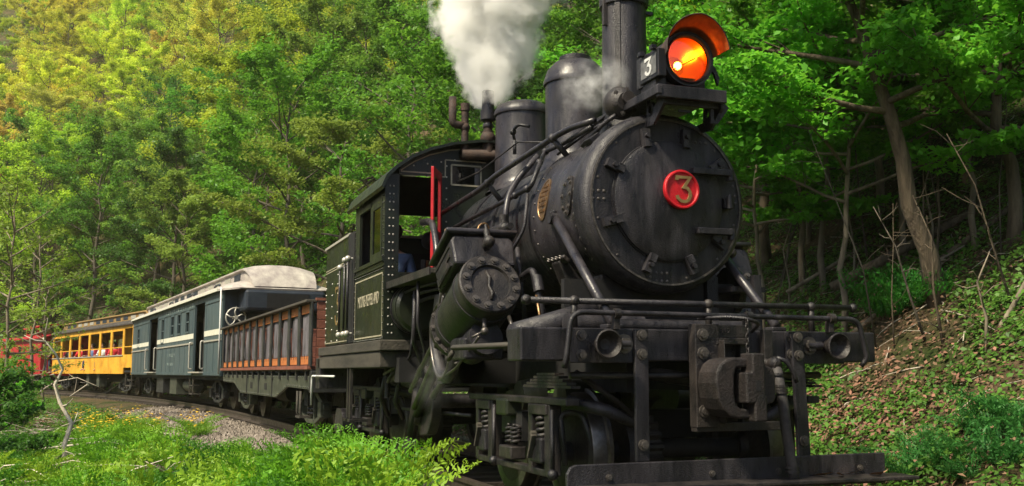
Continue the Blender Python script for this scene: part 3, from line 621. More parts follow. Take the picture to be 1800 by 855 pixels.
    b = M(); b.tube([C_ + Vector((sx * .10, -.12, .28)), C_ + Vector((sx * .12, .18, -.40))], .05, 4); b.cyl(C_ + Vector((sx * .06, .2, -.44)), C_ + Vector((sx * .16, .2, -.44)), .09, n=20); b.build('crank_bar', 'iron_dusty', crk)
    return root
cylinder(-1); cylinder(1)
def fittings(sx):
    A = R(24); ax = Vector((0, math.cos(A), -math.sin(A))); bu = Vector((0, math.sin(A), math.cos(A))); O = Vector((sx * 1.13, 1.40, 1.70)); P = lambda a, x, b_: O + ax * a + X_ * x + bu * b_
    G_ = empty('cylinder_fittings', parent=LO)
    for a in (.16, .70): M().lathe([(a - .02, .26), (a - .02, .272), (a + .02, .272), (a + .02, .26)], O, ax, 40).build('clad_band', 'iron', G_)
    M().lathe([(.80, .24), (.80, .285), (.85, .285), (.85, .22)], O, ax, 40).build('rear_flange', 'iron_dusty', G_)
    for i in range(14): t = 2 * math.pi * i / 14; bolt(G_, P(.80, .268 * math.cos(t), .268 * math.sin(t)), -ax, .8)
    for a in (.12, .62): M().tube([P(a, sx * .05, -.25), P(a, sx * .06, -.36)], .018).sphere(P(a, sx * .06, -.36), .032, 6).tube([P(a, sx * .06, -.36), P(a + .03, sx * .16, -.40)], .010).build('drain_cock', 'bolt_iron', G_)
    M().bend([P(.1, sx * .12, -.42), P(.7, sx * .14, -.42), P(1.2, sx * .14, -.3)], .012).build('drain_linkage', 'steel', G_)
    M().bend([P(.2, sx * .25, .52), P(.2, sx * .25, .62), P(.5, sx * .1, .70), (sx * .9, 3.9, 2.05)], .012).build('oil_pipe', 'brass', G_)
    for q, (dy, dz) in enumerate(((.06, .10), (-.08, -.06))): M().tube([P(.60, sx * .20, .30 - .1 * q), (sx * 1.22, 2.7, 1.28 - .16 * q), (sx * 1.2, 3.55 + dy, .72 + dz)], [.018, .024, .03], 8).build('eccentric_rod', 'steel', G_)
    M().prism([(2.55, 1.0), (2.75, 1.0), (2.80, 1.45), (2.70, 1.70), (2.52, 1.70), (2.50, 1.4)], (sx * 1.2, 0, 0), Y_, Z_, X_, -.025, .025).build('link_bracket', 'iron', G_, bev=.008)
    for k, z in enumerate((1.80, 1.76, 1.71)): M().tube([(sx * (1.24 - .07 * k), 2.5, z), (sx * (1.24 - .07 * k), 3.3, z + .01), (sx * (1.24 - .07 * k), 4.0, z - .01)], .014 + .004 * k, 8).build('board_pipe', 'iron_dusty', G_)
    M().bend([(sx * 1.3, 3.0, 1.85), (sx * 1.3, 3.0, 1.45), (sx * 1.2, 3.1, 1.2), (sx * 1.2, 3.2, .95)], .016).build('drop_pipe', 'iron', G_)
    M().bend([(sx * 1.25, 3.3, 1.78), (sx * 1.25, 3.35, 1.30), (sx * 1.1, 3.6, 1.1)], .022).build('drop_pipe', 'iron', G_)
    M().tube([(sx * .95, 2.45, .62), (sx * .95, 5.3, .60)], .018, 8).build('brake_rod', 'iron_dusty', G_)
    M().cyl((sx * .95, 2.55, 1.05), (sx * .95, 3.0, 1.05), .13, n=24).cyl((sx * .95, 2.50, 1.05), (sx * .95, 2.56, 1.05), .15, n=24).build('brake_cylinder', 'iron_dusty', G_)
    for k in range(5): M().box((sx * .97, .55, .90 + k * .022), (.07, .9 - k * .14, .018)).build('spring_leaf', 'iron_dusty', G_)
fittings(-1); fittings(1)
b = M(); b.tube([(-.9, .25, 1.0), (-.55, .35, .80), (-.3, .4, .62)], .022).tube([(.2, .3, .98), (.5, .35, .75), (.75, .45, .55)], .022); b.build('brake_lever', 'iron_dusty', LO, kind='stuff')
M().tube([(-1.0, .12, .98), (1.0, .12, .98)], .024, 10).build('brake_shaft', 'iron_dusty', LO)
M().cyl((-1.0, 3.55, .72), (1.0, 3.55, .72), .07, n=20).build('crank_shaft', 'iron', LO)

# front beam with its plates, pockets, straps
bm_ = M().bx(-1.40, 1.42, .0, .26, 1.075, 1.295).build('front_beam', 'iron', LO, bev=.012)
for x0, x1 in ((-1.06, -.60), (.62, 1.12)):
    o = M().bx(x0, x1, -.022, 0, 1.062, 1.292).build('beam_plate', 'iron', bm_, bev=.006)
for px_, s_ in ((-.84, 1), (.98, -1)):
    b = M().lathe([(.02, .05), (-.04, .055), (-.10, .085), (-.135, .098), (-.14, .088), (-.10, .066), (-.07, .035), (-.065, .0005)], (px_, -.02, 1.185), Y_, 32).build('push_pole_pocket', 'iron_dusty', bm_)
    bolt(bm_, (px_ + s_ * .17, -.02, 1.19), (0, -1, 0), 2.0); M().cyl((px_ + s_ * .08, -.05, 1.19), (px_ + s_ * .2, -.05, 1.19), .03, n=10).build('pocket_arm', 'iron', bm_)
for x in (-1.02, -.99):
    pass
for x, z in ((-.98, 1.245), (-.98, 1.115), (.66, 1.255), (.66, 1.13), (1.09, 1.255), (1.09, 1.13)): bolt(bm_, (x, -.022, z), (0, -1, 0), 1.15)
for x0, x1, xb in ((-.60, -.50, 0), (.645, .745, .03)):
    b = M(); b.prism([(x0, 1.29), (x1, 1.29), (x1 + xb, .41), (x0 + xb, .41)], (0, 0, 0), X_, Z_, Y_, -.055, -.024); o = b.build('step_strap', 'iron', LO, bev=.005)
    for z in (1.25, 1.12, .52): bolt(o, ((x0 + x1) / 2 + xb * (1.29 - z) / .88, -.055, z), (0, -1, 0), 1.15)
cs = M(); cs.bx(-.175, .01, -.12, -.024, .63, 1.33); cs.bx(-.17, .245, -.09, -.026, 1.235, 1.328); cs.bx(-.01, .245, -.13, -.026, 1.19, 1.235); cs.bx(-.17, .50, -.10, -.024, .60, .66); cs.bx(.20, .26, -.085, -.024, .62, 1.24); cs.bx(-.0, .01, -.2, -.09, .66, 1.22); cs.bx(.40, .47, -.08, -.024, 1.08, 1.30)
pk = cs.build('coupler_pocket', 'iron_dusty', LO, bev=.008)
for z in (1.255, 1.13, .74): bolt(pk, (-.12, -.12, z), (0, -1, 0), 1.3)
lm = text_mesh('casting_number', 'C 7312', 'iron_dusty', .045, .004, 1.2)
inst('casting_number', lm, pk, (.04, -.092, 1.285), (R(90), 0, 0))
# knuckle coupler
KN = M(); YF = -.44
KN.prism([(-.205, .93), (-.195, 1.0), (-.165, 1.055), (-.12, 1.085), (-.06, 1.098), (.05, 1.095), (.05, 1.035), (-.045, 1.03), (-.062, .99), (-.066, .85), (-.055, .79), (-.02, .765), (.06, .76), (.06, .70), (-.04, .70), (-.10, .715), (-.155, .76), (-.19, .83)], (0, 0, 0), X_, Z_, Y_, YF + .02, YF + .26)
cp = KN.build('coupler', 'coupler_iron', LO, bev=.014)
M().prism([(.03, 1.125), (.125, 1.125), (.125, .855), (.135, .84), (.135, .68), (.04, .68), (.04, .80), (-.02, .80), (-.02, 1.0), (.03, 1.0)], (0, 0, 0), X_, Z_, Y_, YF - .05, YF + .10).build('knuckle', 'coupler_iron', cp, bev=.012)
M().prism([(.125, 1.06), (.23, 1.03), (.25, .99), (.25, .83), (.23, .80), (.125, .78)], (0, 0, 0), X_, Z_, Y_, YF + .02, YF + .16).build('knuckle_tail', 'coupler_iron', cp, bev=.012)
M().bx(-.10, .14, YF + .12, -.10, .80, 1.02).build('shank', 'coupler_iron', cp, bev=.02)
M().bx(.05, .085, YF - .052, YF - .045, .88, .945).build('lock_hole', 'inside_dark', cp)
chn = M()
for i in range(7):
    c = Vector((.10, -.33, 1.335 - .033 * i)); n = 10
    chn.tube([c + Vector(((.011 * math.cos(2 * math.pi * j / n)) if i % 2 else 0, 0 if i % 2 else .011 * math.cos(2 * math.pi * j / n), .024 * math.sin(2 * math.pi * j / n))) for j in range(n)], .005, 5, closed=True)
chn.build('uncoupling_chain', 'iron_dusty', cp)
rail('uncoupling_rod', [(-.1, -.03, 1.37), (.02, -.20, 1.375), (.10, -.33, 1.36), (.22, -.30, 1.33), (.26, -.14, 1.28)], .013, parent=LO)
# air hose
b = M(); b.tube([(.40, -.19, 1.045), (.395, -.23, 1.0), (.39, -.26, .93), (.40, -.28, .80), (.415, -.28, .62), (.44, -.28, .45), (.462, -.28, .34), (.468, -.28, .28)], [.036, .04, .036, .036, .036, .036, .035, .035], 14); ho = b.build('air_hose', 'rubber', LO)
b = M()
for z, x in ((.985, .392), (.905, .392), (.885, .393), (.865, .394), (.36, .459), (.33, .463), (.28, .468)): b.lathe([(-.008, .036), (-.008, .048), (.008, .048), (.008, .036)], (x, -.27 if z < .95 else -.245, z), (0.05, 0, 1), 16)
b.build('hose_clamp', 'iron_dusty', ho, kind='stuff'); M().cyl((.36, -.06, 1.075), (.40, -.24, 1.045), .035, n=12).sphere((.395, -.2, 1.06), .05, 8).build('hose_fitting', 'iron_dusty', ho)
M().bend([(.40, -.22, 1.10), (.46, -.24, 1.08), (.52, -.24, 1.0), (.545, -.24, .93)], .015).build('angle_cock', 'iron', ho)
# footboard
fb = M(); pts = [(-1.15, .22), (1.32, .22), (1.32, .43), (-1.09, .415), (-1.125, .40), (-1.15, .36)]
fb.prism(pts, (0, 0, 0), X_, Z_, Y_, -.17, -.135); fo = fb.build('footboard', 'iron', LO, bev=.006)
M().bx(-1.10, 1.40, -.42, -.172, .262, .288).build('tread', 'iron_dusty', fo, bev=.006)
for x in (-.86, -.1, .42, 1.1): bolt(fo, (x, -.17, .33), (0, -1, 0), .7)
lf = M(); rng = random.Random(5)
for (x, y) in ((.83, -.30), (.72, -.25), (1.10, -.34), (1.18, -.30), (1.0, -.22)):
    a = rng.uniform(0, 6.28); c, s_ = math.cos(a), math.sin(a); L_ = rng.uniform(.05, .09)
    vs = [(x + c * u - s_ * v, y + s_ * u + c * v, 0.292 + h) for u, v, h in ((-L_, 0, .0), (0, -L_ * .4, .02), (L_, 0, .035), (0, L_ * .4, .005), (0, 0, .012))]
    lf.add(vs, [(0, 1, 4), (1, 2, 4), (2, 3, 4), (3, 0, 4)], False)
lfo = lf.build('fallen_leaves', 'dry_leaf', None, kind='stuff'); lfo.location = LO.location; tag(lfo, 'few dry brown leaves lying on the footboard tread', 'leaves')
# front handrails
ra = rail('front_rail', [(-1.30, .16, 1.485), (1.36, .16, 1.485)], .022)
[M().sphere((x, .16, 1.485), .036, 7).build('rail_end', 'iron_dusty', ra) for x in (-1.30, 1.36)]
for x in (-.95, .10, .98): M().tube([(x, .16, 1.29), (x, .16, 1.50)], .024, 10).sphere((x, .16, 1.485), .038, 7).build('rail_post', 'iron_dusty', ra)
rb = rail('grab_rail', [(-1.115, -.05, 1.03), (-1.11, -.075, 1.10), (-1.07, -.075, 1.395), (1.22, -.075, 1.385), (1.285, -.07, 1.10), (1.25, -.04, 1.045)], .019, rad=.09)
for x in (-.74, .28, .98): M().box((x, -.05, 1.345), (.045, .05, .12)).lathe([(-.022, .018), (-.022, .034), (.022, .034), (.022, .018)], (x, -.075, 1.39), X_, 14).build('rail_clip', 'iron_dusty', rb, bev=.004)
# frame, piping behind the beam
fr = M()
for x in (-.42, .42): fr.bx(x - .09, x + .09, .26, 7.9, .86, 1.10)
fr.bx(-1.2, 1.2, 2.5, 2.7, .9, 1.12); fr.bx(-1.25, 1.25, 3.9, 4.1, .9, 1.15); fr.build('frame', 'inside_dark', LO)
b = M(); b.cyl((-.9, .42, 1.34), (-.3, .42, 1.34), .075, n=16); b.cyl((-.55, .34, 1.33), (.5, .34, 1.33), .05, n=12); b.bx(-1.0, 1.0, .30, .75, 1.10, 1.2); b.tube([(-1.25, .5, 1.25), (-.6, .75, 1.42), (-.2, .9, 1.42)], .10, 12); b.build('cross_pipe', 'iron', LO)
b = M(); b.bx(-.75, .75, .8, .86, 1.1, 1.7); b.build('saddle_plate', 'inside_dark', LO)
b = M(); b.tube([(-1.5, 1.2, 1.185), (-1.22, .12, 1.19)], .022, 4); b.tube([(-1.5, 1.2, 1.15), (-1.5, 1.3, 1.1)], .02); b.build('side_step_bar', 'timber', LO)
b = M(); b.bx(.45, .55, .75, .9, 1.3, 1.75); b.bx(.72, .78, .5, .56, 1.3, 1.75); b.bx(.55, .85, .55, .8, 1.62, 1.66); b.lathe([(-.03, .0005), (-.03, .2), (.03, .2), (.03, .0005)], (.75, .9, 1.65), X_, 24); b.build('side_bracket', 'iron', LO)
M().tube([(-.35, .35, 1.0), (.1, .2, .93), (.25, .15, .8), (.26, .1, .66)], .05, 10).build('draft_bar', 'iron', LO)

# trucks under the locomotive
SPR = M().helix((0, 0, 0), (0, 0, .17), .045, .017, 4.2).mesh('spring'); SPR.materials.append(MATS['iron_dusty'])
wh = M().lathe([(-.065, .05), (-.065, .33), (-.06, .415), (-.02, .42), (.04, .424), (.045, .45), (.07, .45), (.07, .36), (.03, .33), (.03, .12), (.09, .10), (.09, .0005)], (0, 0, 0), X_, 48).mesh('wheel'); wh.materials.append(MATS['iron_dusty'])
tyr = M().lathe([(-.067, .33), (-.068, .416), (-.055, .4225), (.035, .4265), (.046, .452), (.072, .452)], (0, 0, 0), X_, 48).mesh('tyre'); tyr.materials.append(MATS['steel'])
def loco_truck(yc):
    T = empty('truck', (0, yc, 0), parent=LO)
    for sx in (-1, 1):
        for y in (-.62, .62):
            for me in (wh, tyr): inst('wheel' if me is wh else 'tyre', me, T, (sx * .70, y, .435), (0, 0, 0 if sx < 0 else math.pi))
        f = M(); x = sx * .97
        f.bx(x - .05, x + .05, -1.15, 1.00, .775, .825)
        for y in (-.62, .62):
            f.bx(x - .045, x + .045, y - .22, y - .12, .28, .775); f.bx(x - .045, x + .045, y + .12, y + .20, .28, .775); f.bx(x - .06, x + .06, y - .19, y + .16, .70, .775)
            f.cyl((x + sx * .05, y + .0, .50), (x + sx * .07, y, .50), .03, n=10)
        f.bx(x - .04, x + .04, -.8, .8, .27, .32)
        f.build('side_frame', 'iron_dusty', T, bev=.008)
        for y in (-.62, .62):
            inst('spring', SPR, T, (x + sx * .01, y - .03, .535)); 
            j = M(); j.bx(x - .07, x + .06 * (1), y - .11, y + .10, .36, .54); j.cyl((x, y - .01, .54), (x, y - .01, .56), .07, n=14); j.build('journal_box', 'iron', T, bev=.015)
            l_ = M(); l_.box((x + sx * .05, y - .17 + .19, .475), (.11, .022, .19), rotx(28)); l_.cyl((x - .05 + sx * .05, y + .00, .565), (x + .05 + sx * .05, y, .565), .022, n=10); l_.build('journal_lid', 'timber', T, bev=.006)
            M().tube([(x + sx * .03, y - .24, .74), (x + sx * .05, y - .29, .30)], .016).sphere((x + sx * .05, y - .29, .30), .04, 6).build('brake_hanger', 'iron', T)
            inst('spring', SPR, T, (x + sx * .01, -.02 + (.06 if y > 0 else -.06), .46), (0, 0, 0), (.8, .8, .8))
        M().bx(x - .07, x + .07, -.01, .24, .665, .80).build('oil_box', 'iron_green', T, bev=.02)
        M().bx(x - .07, x + .06, -.12, .16, .34, .44).build('spring_seat', 'iron_dusty', T, bev=.012)
        [M().lathe([(0, .0005), (0, .13), (.10, .15), (.2, .15), (.2, .0005)], (sx * .80, yd, .80), (-sx, 0, 0), 28).build('brake_drum', 'iron_green', T) for yd in (.35, -.52)]
        h = M(); h.bend([(sx * .93, -.92, .36), (sx * .93, -.84, .72), (sx * .80, -.92, .72), (sx * .72, -1.02, .36)], .020); h.tube([(sx * .95, -1.0, .80), (sx * .7, -1.12, .74), (sx * .4, -1.15, .6)], [.05, .045, .03], 8); h.build('brake_beam', 'iron', T)
    ax = M()
    for y in (-.62, .62): ax.cyl((-.95, y, .435), (.95, y, .435), .07, n=14)
    ax.bx(-.95, .95, -.13, .13, .48, .70); ax.build('axle', 'inside_dark', T)
    g2 = M(); pts = []
    for i in range(72): rr_ = .27 if (i // 2) % 2 else .235; a = 2 * math.pi * i / 72; pts.append((rr_ * math.cos(a), rr_ * math.sin(a)))
    g2.prism(pts, (0, -.62, .435), Y_, Z_, X_, -.28, -.14); g2.lathe([(-.4, .0005), (-.4, .24), (-.3, .30), (-.28, .30)], (0, -.62, .435), X_, 36); g2.build('bevel_gear', 'iron_dusty', T)
    return T
loco_truck(1.30); loco_truck(6.55)

# running boards and air reservoirs
for sx in (-1, 1):
    b = M(); b.bx(sx * .62, sx * 1.36, 2.35, 4.0, 1.865, 1.91); o = b.build('running_board', 'timber', LO, bev=.006)
    M().bx(sx * 1.36, sx * 1.375, 2.35, 4.0, 1.85, 1.92).box((sx * 1.2, 2.9, 1.925), (.1, .4, .03)).build('board_edge', 'steel' if False else 'iron_dusty', o)
    t = M().lathe([(3.72, .0005), (3.72, .22), (3.75, .25), (3.75, .262), (3.79, .262), (3.79, .25), (5.0, .25), (5.0, .0005)], (sx * 1.08, 0, 1.65), Y_, 40).build('air_reservoir', 'iron_green', LO)
    for y in (3.95, 4.5):
        hs = M(); hs.lathe([(y - .02, .252), (y - .02, .262), (y + .02, .262), (y + .02, .252)], (sx * 1.08, 0, 1.65), Y_, 32); hs.bx(sx * 1.08 - .05, sx * 1.08 + .05, y - .03, y + .03, 1.88, 2.0); hs.build('reservoir_strap', 'iron', t)
rail('small_pipe', [(-1.15, 3.75, 1.38), (-1.15, 3.85, 1.15), (-1.2, 4.3, 1.05), (-1.2, 4.8, .98)], .016)
rail('small_pipe', [(-1.15, 4.2, 1.1), (-1.25, 4.3, .95), (-1.2, 4.6, .9)], .02)
rail('grab_iron', [(-1.02, 3.3, 1.92), (-1.02, 3.35, 2.2), (-1.0, 3.6, 2.52), (-1.0, 4.0, 2.56)], .035, 'iron_gloss', rad=.15)

# cab
CB = empty('cab', (0, 0, 0), parent=LO)
arch = [(-1.47, 2.90), (-1.42, 3.02), (-1.32, 3.125), (-1.15, 3.245), (-.95, 3.34), (-.7, 3.415), (-.4, 3.465), (0, 3.48), (.4, 3.465), (.7, 3.415), (.95, 3.34), (1.15, 3.245), (1.32, 3.125), (1.42, 3.02), (1.47, 2.90)]
inner = [(x * .985, z - .028) for x, z in arch][::-1]
M().prism(arch + inner, (0, 0, 0), X_, Z_, Y_, 3.86, 5.75).build('roof', 'cab_paint', CB)
def wall_pieces(b, rects, ax, at_, th):
    for (u0, u1, z0, z1) in rects:
        if ax == 'x': b.bx(at_, at_ + th, u0, u1, z0, z1)
        else: b.bx(u0, u1, at_, at_ + th, z0, z1)
    return b
ys = 1.33
for sx in (-1, 1):
    x0 = -1.40 if sx < 0 else 1.37
    b = M(); wall_pieces(b, [(4.0, 5.52, ys, 2.16), (4.0, 4.12, 2.16, 3.0), (4.62, 4.70, 2.16, 2.88), (5.28, 5.52, 2.16, 2.90), (4.12, 5.28, 2.80, 2.93)], 'x', x0, .03)
    sw = b.build('side_wall', 'cab_paint', CB)
    xo = -1.404 if sx < 0 else 1.404
    l_ = M()
    for a in ((4.05, 5.46, 2.015, 2.03), (4.05, 5.46, 1.37, 1.385), (4.05, 4.062, 1.385, 2.015), (5.448, 5.46, 1.385, 2.015)): wall_pieces(l_, [a], 'x', xo - .001, .002)
    l_.build('lining', 'cream_line', sw)
    b = M(); b.bx(xo - .02, xo + .005, 4.0, 5.5, 2.145, 2.185); b.bx(xo - .012, xo + .005, 4.0, 5.52, 2.085, 2.10); b.build('belt_rail', 'cab_paint', sw)
    rv = [(xo, 4.03 + .05 * i, 2.065) for i in range(30)] + [(xo, 4.03, 1.36 + .07 * i) for i in range(22)] + [(xo, 4.09, 2.2 + .08 * i) for i in range(9)] + [(xo, 5.49, 1.36 + .07 * i) for i in range(20)] + [(xo, 4.03 + .05 * i, 1.345) for i in range(30)]
    rivets(rv, (sx, 0, 0), .011, 'wall_rivets', 'cab_paint', sw)
    b = M(); wall_pieces(b, [(4.13, 4.19, 2.18, 2.82), (4.56, 4.62, 2.18, 2.82), (4.19, 4.56, 2.74, 2.82), (4.19, 4.56, 2.18, 2.26)], 'x', x0 - .004, .025); so = b.build('window_sash', 'cab_paint', sw)
    M().bx(x0 + .006, x0 + .010, 4.19, 4.56, 2.26, 2.74).build('pane', 'dark_glass', so)
# front wall: doorway on the near side, lined window beside it
b = M(); wall_pieces(b, [(-1.37, -1.25, ys, 3.06), (-1.25, -.80, ys, 2.03), (-.80, -.68, ys, 3.36), (-.68, -.37, ys, 2.99), (-.68, -.37, 3.185, 3.40), (-.37, .37, 2.80, 3.44), (.37, .68, ys, 2.99), (.37, .68, 3.185, 3.40), (.68, .80, ys, 3.36), (.80, 1.25, ys, 2.03), (1.25, 1.37, ys, 3.06)], 'y', 4.0, .03)
b.prism([(-1.25, 3.06), (-.80, 3.06), (-.80, 3.36), (-.95, 3.33), (-1.15, 3.23), (-1.25, 3.16)], (0, 4.0, 0), X_, Z_, Y_, 0, .03); b.prism([(1.25, 3.06), (.80, 3.06), (.80, 3.36), (.95, 3.33), (1.15, 3.23), (1.25, 3.16)], (0, 4.0, 0), X_, Z_, Y_, 0, .03)
fw = b.build('front_wall', 'cab_paint', CB)
l_ = M()
def line(b, p, q, wd=.008, y=3.996):
    p, q = Vector((p[0], y, p[1])), Vector((q[0], y, q[1])); d = q - p; u = d.normalized(); v = u.cross(Y_); b.add([p + v * wd, q + v * wd, q - v * wd, p - v * wd, p + v * wd + Y_ * .003, q + v * wd + Y_ * .003, q - v * wd + Y_ * .003, p - v * wd + Y_ * .003], [(0, 1, 2, 3), (7, 6, 5, 4), (0, 4, 5, 1), (2, 6, 7, 3)], False)
for p, q in (((-1.24, 3.09), (-.79, 3.09)), ((-.755, 3.06), (-.755, 3.245)), ((-.755, 3.245), (-.30, 3.245)), ((-.79, 3.06), (-.755, 3.06))): line(l_, p, q, .007)
ap = [(-1.24, 3.10), (-1.1, 3.20), (-.93, 3.285), (-.7, 3.355), (-.4, 3.40), (-.2, 3.41)]
for p, q in zip(ap, ap[1:]): line(l_, p, q, .006)
l_.build('lining', 'cream_line', fw)
b = M()
for p, q in (((-.69, 2.98), (-.36, 2.98)), ((-.69, 3.195), (-.36, 3.195)), ((-.69, 2.98), (-.69, 3.195)), ((-.36, 2.98), (-.36, 3.195))): line(b, p, q, .009, 3.985)
b.build('front_window_frame', 'cream_line', fw); M().bx(-.68, -.37, 4.008, 4.012, 2.99, 3.185).build('front_window_pane', 'dark_glass', fw)
rivets([(-1.31 + .0 * i, 3.998, 1.4 + .085 * i) for i in range(19)] + [(-1.22 + .085 * i, 3.998, 1.97) for i in range(6)] + [(-1.35, 3.998, 1.4 + .085 * i) for i in range(19)] + [(-1.1 + .15 * i, 3.998, 3.16 + .03 * i) for i in range(4)] + [(-.74, 3.998, 2.1 + .12 * i) for i in range(10)], (0, -1, 0), .010, 'wall_rivets', 'nickel', fw)
# red cab door, swung open on its inner edge
D = empty('cab_door', (-.81, 3.985, 2.05), R(62), parent=CB)
b = M(); b.bx(-.40, -.345, -.015, .015, 0, 1.04); b.bx(-.055, 0, -.015, .015, 0, 1.04); b.bx(-.345, -.055, -.015, .015, 0, .40); b.bx(-.345, -.055, -.015, .015, .96, 1.04); b.build('door_frame', 'red_paint', D, bev=.003)
M().bx(-.345, -.055, -.003, .003, .40, .96).build('door_pane', 'glass', D)
b = M(); 
for k in range(7): b.bx(-.29, -.11, -.02, -.015, .1 + k * .035, .115 + k * .035)
b.build('door_louvre', 'red_paint', D)
# rear wall with a window, floor, backhead
b = M(); wall_pieces(b, [(-1.37, -.92, ys, 3.05), (-.92, -.42, ys, 2.40), (-.92, -.42, 2.86, 3.33), (-.42, .42, ys, 3.44), (.42, .92, ys, 2.4), (.92, 1.37, ys, 3.05)], 'y', 5.45, .03); b.build('rear_wall', 'inside_dark', CB)
b = M().bx(-1.36, 1.36, 4.03, 5.45, 1.30, 1.345); b.build('floor', 'inside_dark', CB)
b = M().lathe([(4.0, .66), (4.75, .66), (4.75, .0005)], (0, 0, 2.1), Y_, 32); b.tube([(-.62, 4.5, 1.4), (-.66, 4.5, 2.5), (-.5, 4.6, 2.75)], .05); b.sphere((-.75, 4.6, 2.45), .10, 8); b.tube([(-.9, 4.3, 1.35), (-.9, 4.3, 2.2)], .03); b.build('backhead', 'inside_dark', CB)
M().cyl((-.86, 4.35, 2.0), (-.86, 4.35, 2.2), .03, n=12).build('brass_gauge', 'brass', CB)
lm = text_mesh('lettering', 'MOORE-KEPPEL AND', 'cream_line', .16, .002, .95)
o = inst('lettering', lm, CB, (-1.4055, 4.75, 1.775), (R(90), 0, R(-90)), (.74, 1.15, 1))
# whistle and pop valves on the cab front
pv = M(); pv.tube([(-.60, 3.93, 3.31), (-.10, 3.93, 3.33), (.1, 3.8, 3.30)], .062, 14); pv.cyl((-.30, 3.93, 3.33), (-.30, 3.93, 3.58), .06, n=16); pv.sphere((-.30, 3.93, 3.50), .085, 8); pv.cyl((-.30, 3.93, 3.58), (-.30, 3.93, 3.70), .045, n=14)
wv = pv.build('valve_manifold', 'rust', LO)
M().lathe([(3.68, .05), (3.70, .085), (3.80, .085), (3.80, .068), (4.02, .068), (4.02, .0005)], (-.30, 3.93, 0), Z_, 20).lathe([(3.66, .055), (3.64, .06), (3.62, .055)], (-.30, 3.93, 0), Z_, 14).build('whistle', 'iron_gloss', wv)
M().cyl((-.56, 3.93, 3.31), (-.56, 3.93, 3.80), .040, n=14).sphere((-.56, 3.93, 3.60), .055, 7).cyl((-.56, 3.93, 3.78), (-.56, 3.93, 3.86), .05, n=12).bend([(-.56, 3.93, 3.62), (-.70, 3.93, 3.62), (-.70, 3.93, 3.92)], .042, 12, .06).build('pop_valve', 'rust', wv)

# water tank / bunker behind the cab
TK = M(); TK.bx(-1.38, 1.38, 5.90, 7.6, 1.345, 2.66); tk = TK.build('water_tank', 'cab_paint', LO, bev=.02)
b = M()
for sx in (-1, 1):
    xo = sx * 1.383
    for z in (2.315, 2.345, 1.375): b.bx(xo - .002, xo + .002, 5.92, 7.58, z, z + .012)
b.build('lining', 'cream_line', tk)
M().bx(-1.40, 1.40, 5.88, 7.62, 2.645, 2.675).build('tank_rim', 'nickel', tk)
rivets([(-1.382, 5.96, 1.4 + .09 * i) for i in range(14)] + [(-1.382, 7.55, 1.4 + .09 * i) for i in range(10)] + [(-1.382, 6.7, 1.4 + .12 * i) for i in range(8)] + [(-1.382, 7.1, 1.4 + .15 * i) for i in range(6)], (-1, 0, 0), .012, 'tank_rivets', 'nickel', tk)
three(M(), (-1.384, 6.72, 1.84), (0, -1, 0), Z_, -X_, .46, .11, .035, .004).build('tank_number', 'gold', tk)
for y in (5.60, 5.80, 6.10):
    b = M(); b.tube([(-1.47, y, 1.45), (-1.47, y, 2.36 if y < 6 else 2.28)], .014, 8); g = b.build('grab_pole', 'iron_gloss', LO)
    for z in (1.45, 2.33 if y < 6 else 2.27): M().sphere((-1.47, y, z), .036, 8).tube([(-1.47, y, z), (-1.38, y, z)], .014).build('pole_knob', 'nickel', g)
M().bx(-1.41, -1.2, 5.52, 5.9, 1.345, 2.65).build('gap_panel', 'inside_dark', LO)
b = M(); b.bx(-1.44, 1.44, 3.98, 7.75, 1.22, 1.33); b.build('deck_beam', 'timber', LO, bev=.01)
b = M(); b.bx(-1.42, 1.42, 4.05, 7.85, 1.05, 1.215); b.build('sill', 'timber', LO, bev=.01)
b = M(); b.bx(-1.42, 1.42, 7.75, 8.05, .78, 1.19); b.build('rear_beam', 'iron', LO, bev=.01)
b = M(); b.bend([(-1.45, 7.6, .95), (-1.47, 8.05, .95), (-1.47, 8.08, .55)], .014).bend([(-1.46, 6.4, .95), (-1.48, 7.6, .95)], .014); b.build('rear_step_rail', 'white_rail', LO)
for y in (5.7, 5.85): M().bx(-1.40, -1.37, y - .03, y + .03, .45, 1.2).bx(-1.42, -1.2, y - .12, y + .1, .43, .46).build('step_hanger', 'iron_dusty', LO)
M().prism([(7.15, .25), (7.7, .25), (7.7, .42), (7.6, .52), (7.3, .52), (7.15, .4)], (-1.1, 0, 0), Y_, Z_, X_, -.1, .1).build('rear_foot_plate', 'iron', LO)
b = M()
for y0, r_ in ((4.4, .12), (5.1, .09)): b.cyl((-.9, y0, .95), (-.9, y0 + .5, .95), r_, n=14); b.tube([(-1.1, y0, 1.05), (-1.12, y0 + .2, .7), (-1.0, y0 + .3, .5)], .025)
b.cyl((-1.15, 4.85, .72), (-1.15, 4.85, 1.05), .03, n=10); b.build('underfloor_piping', 'iron', LO)

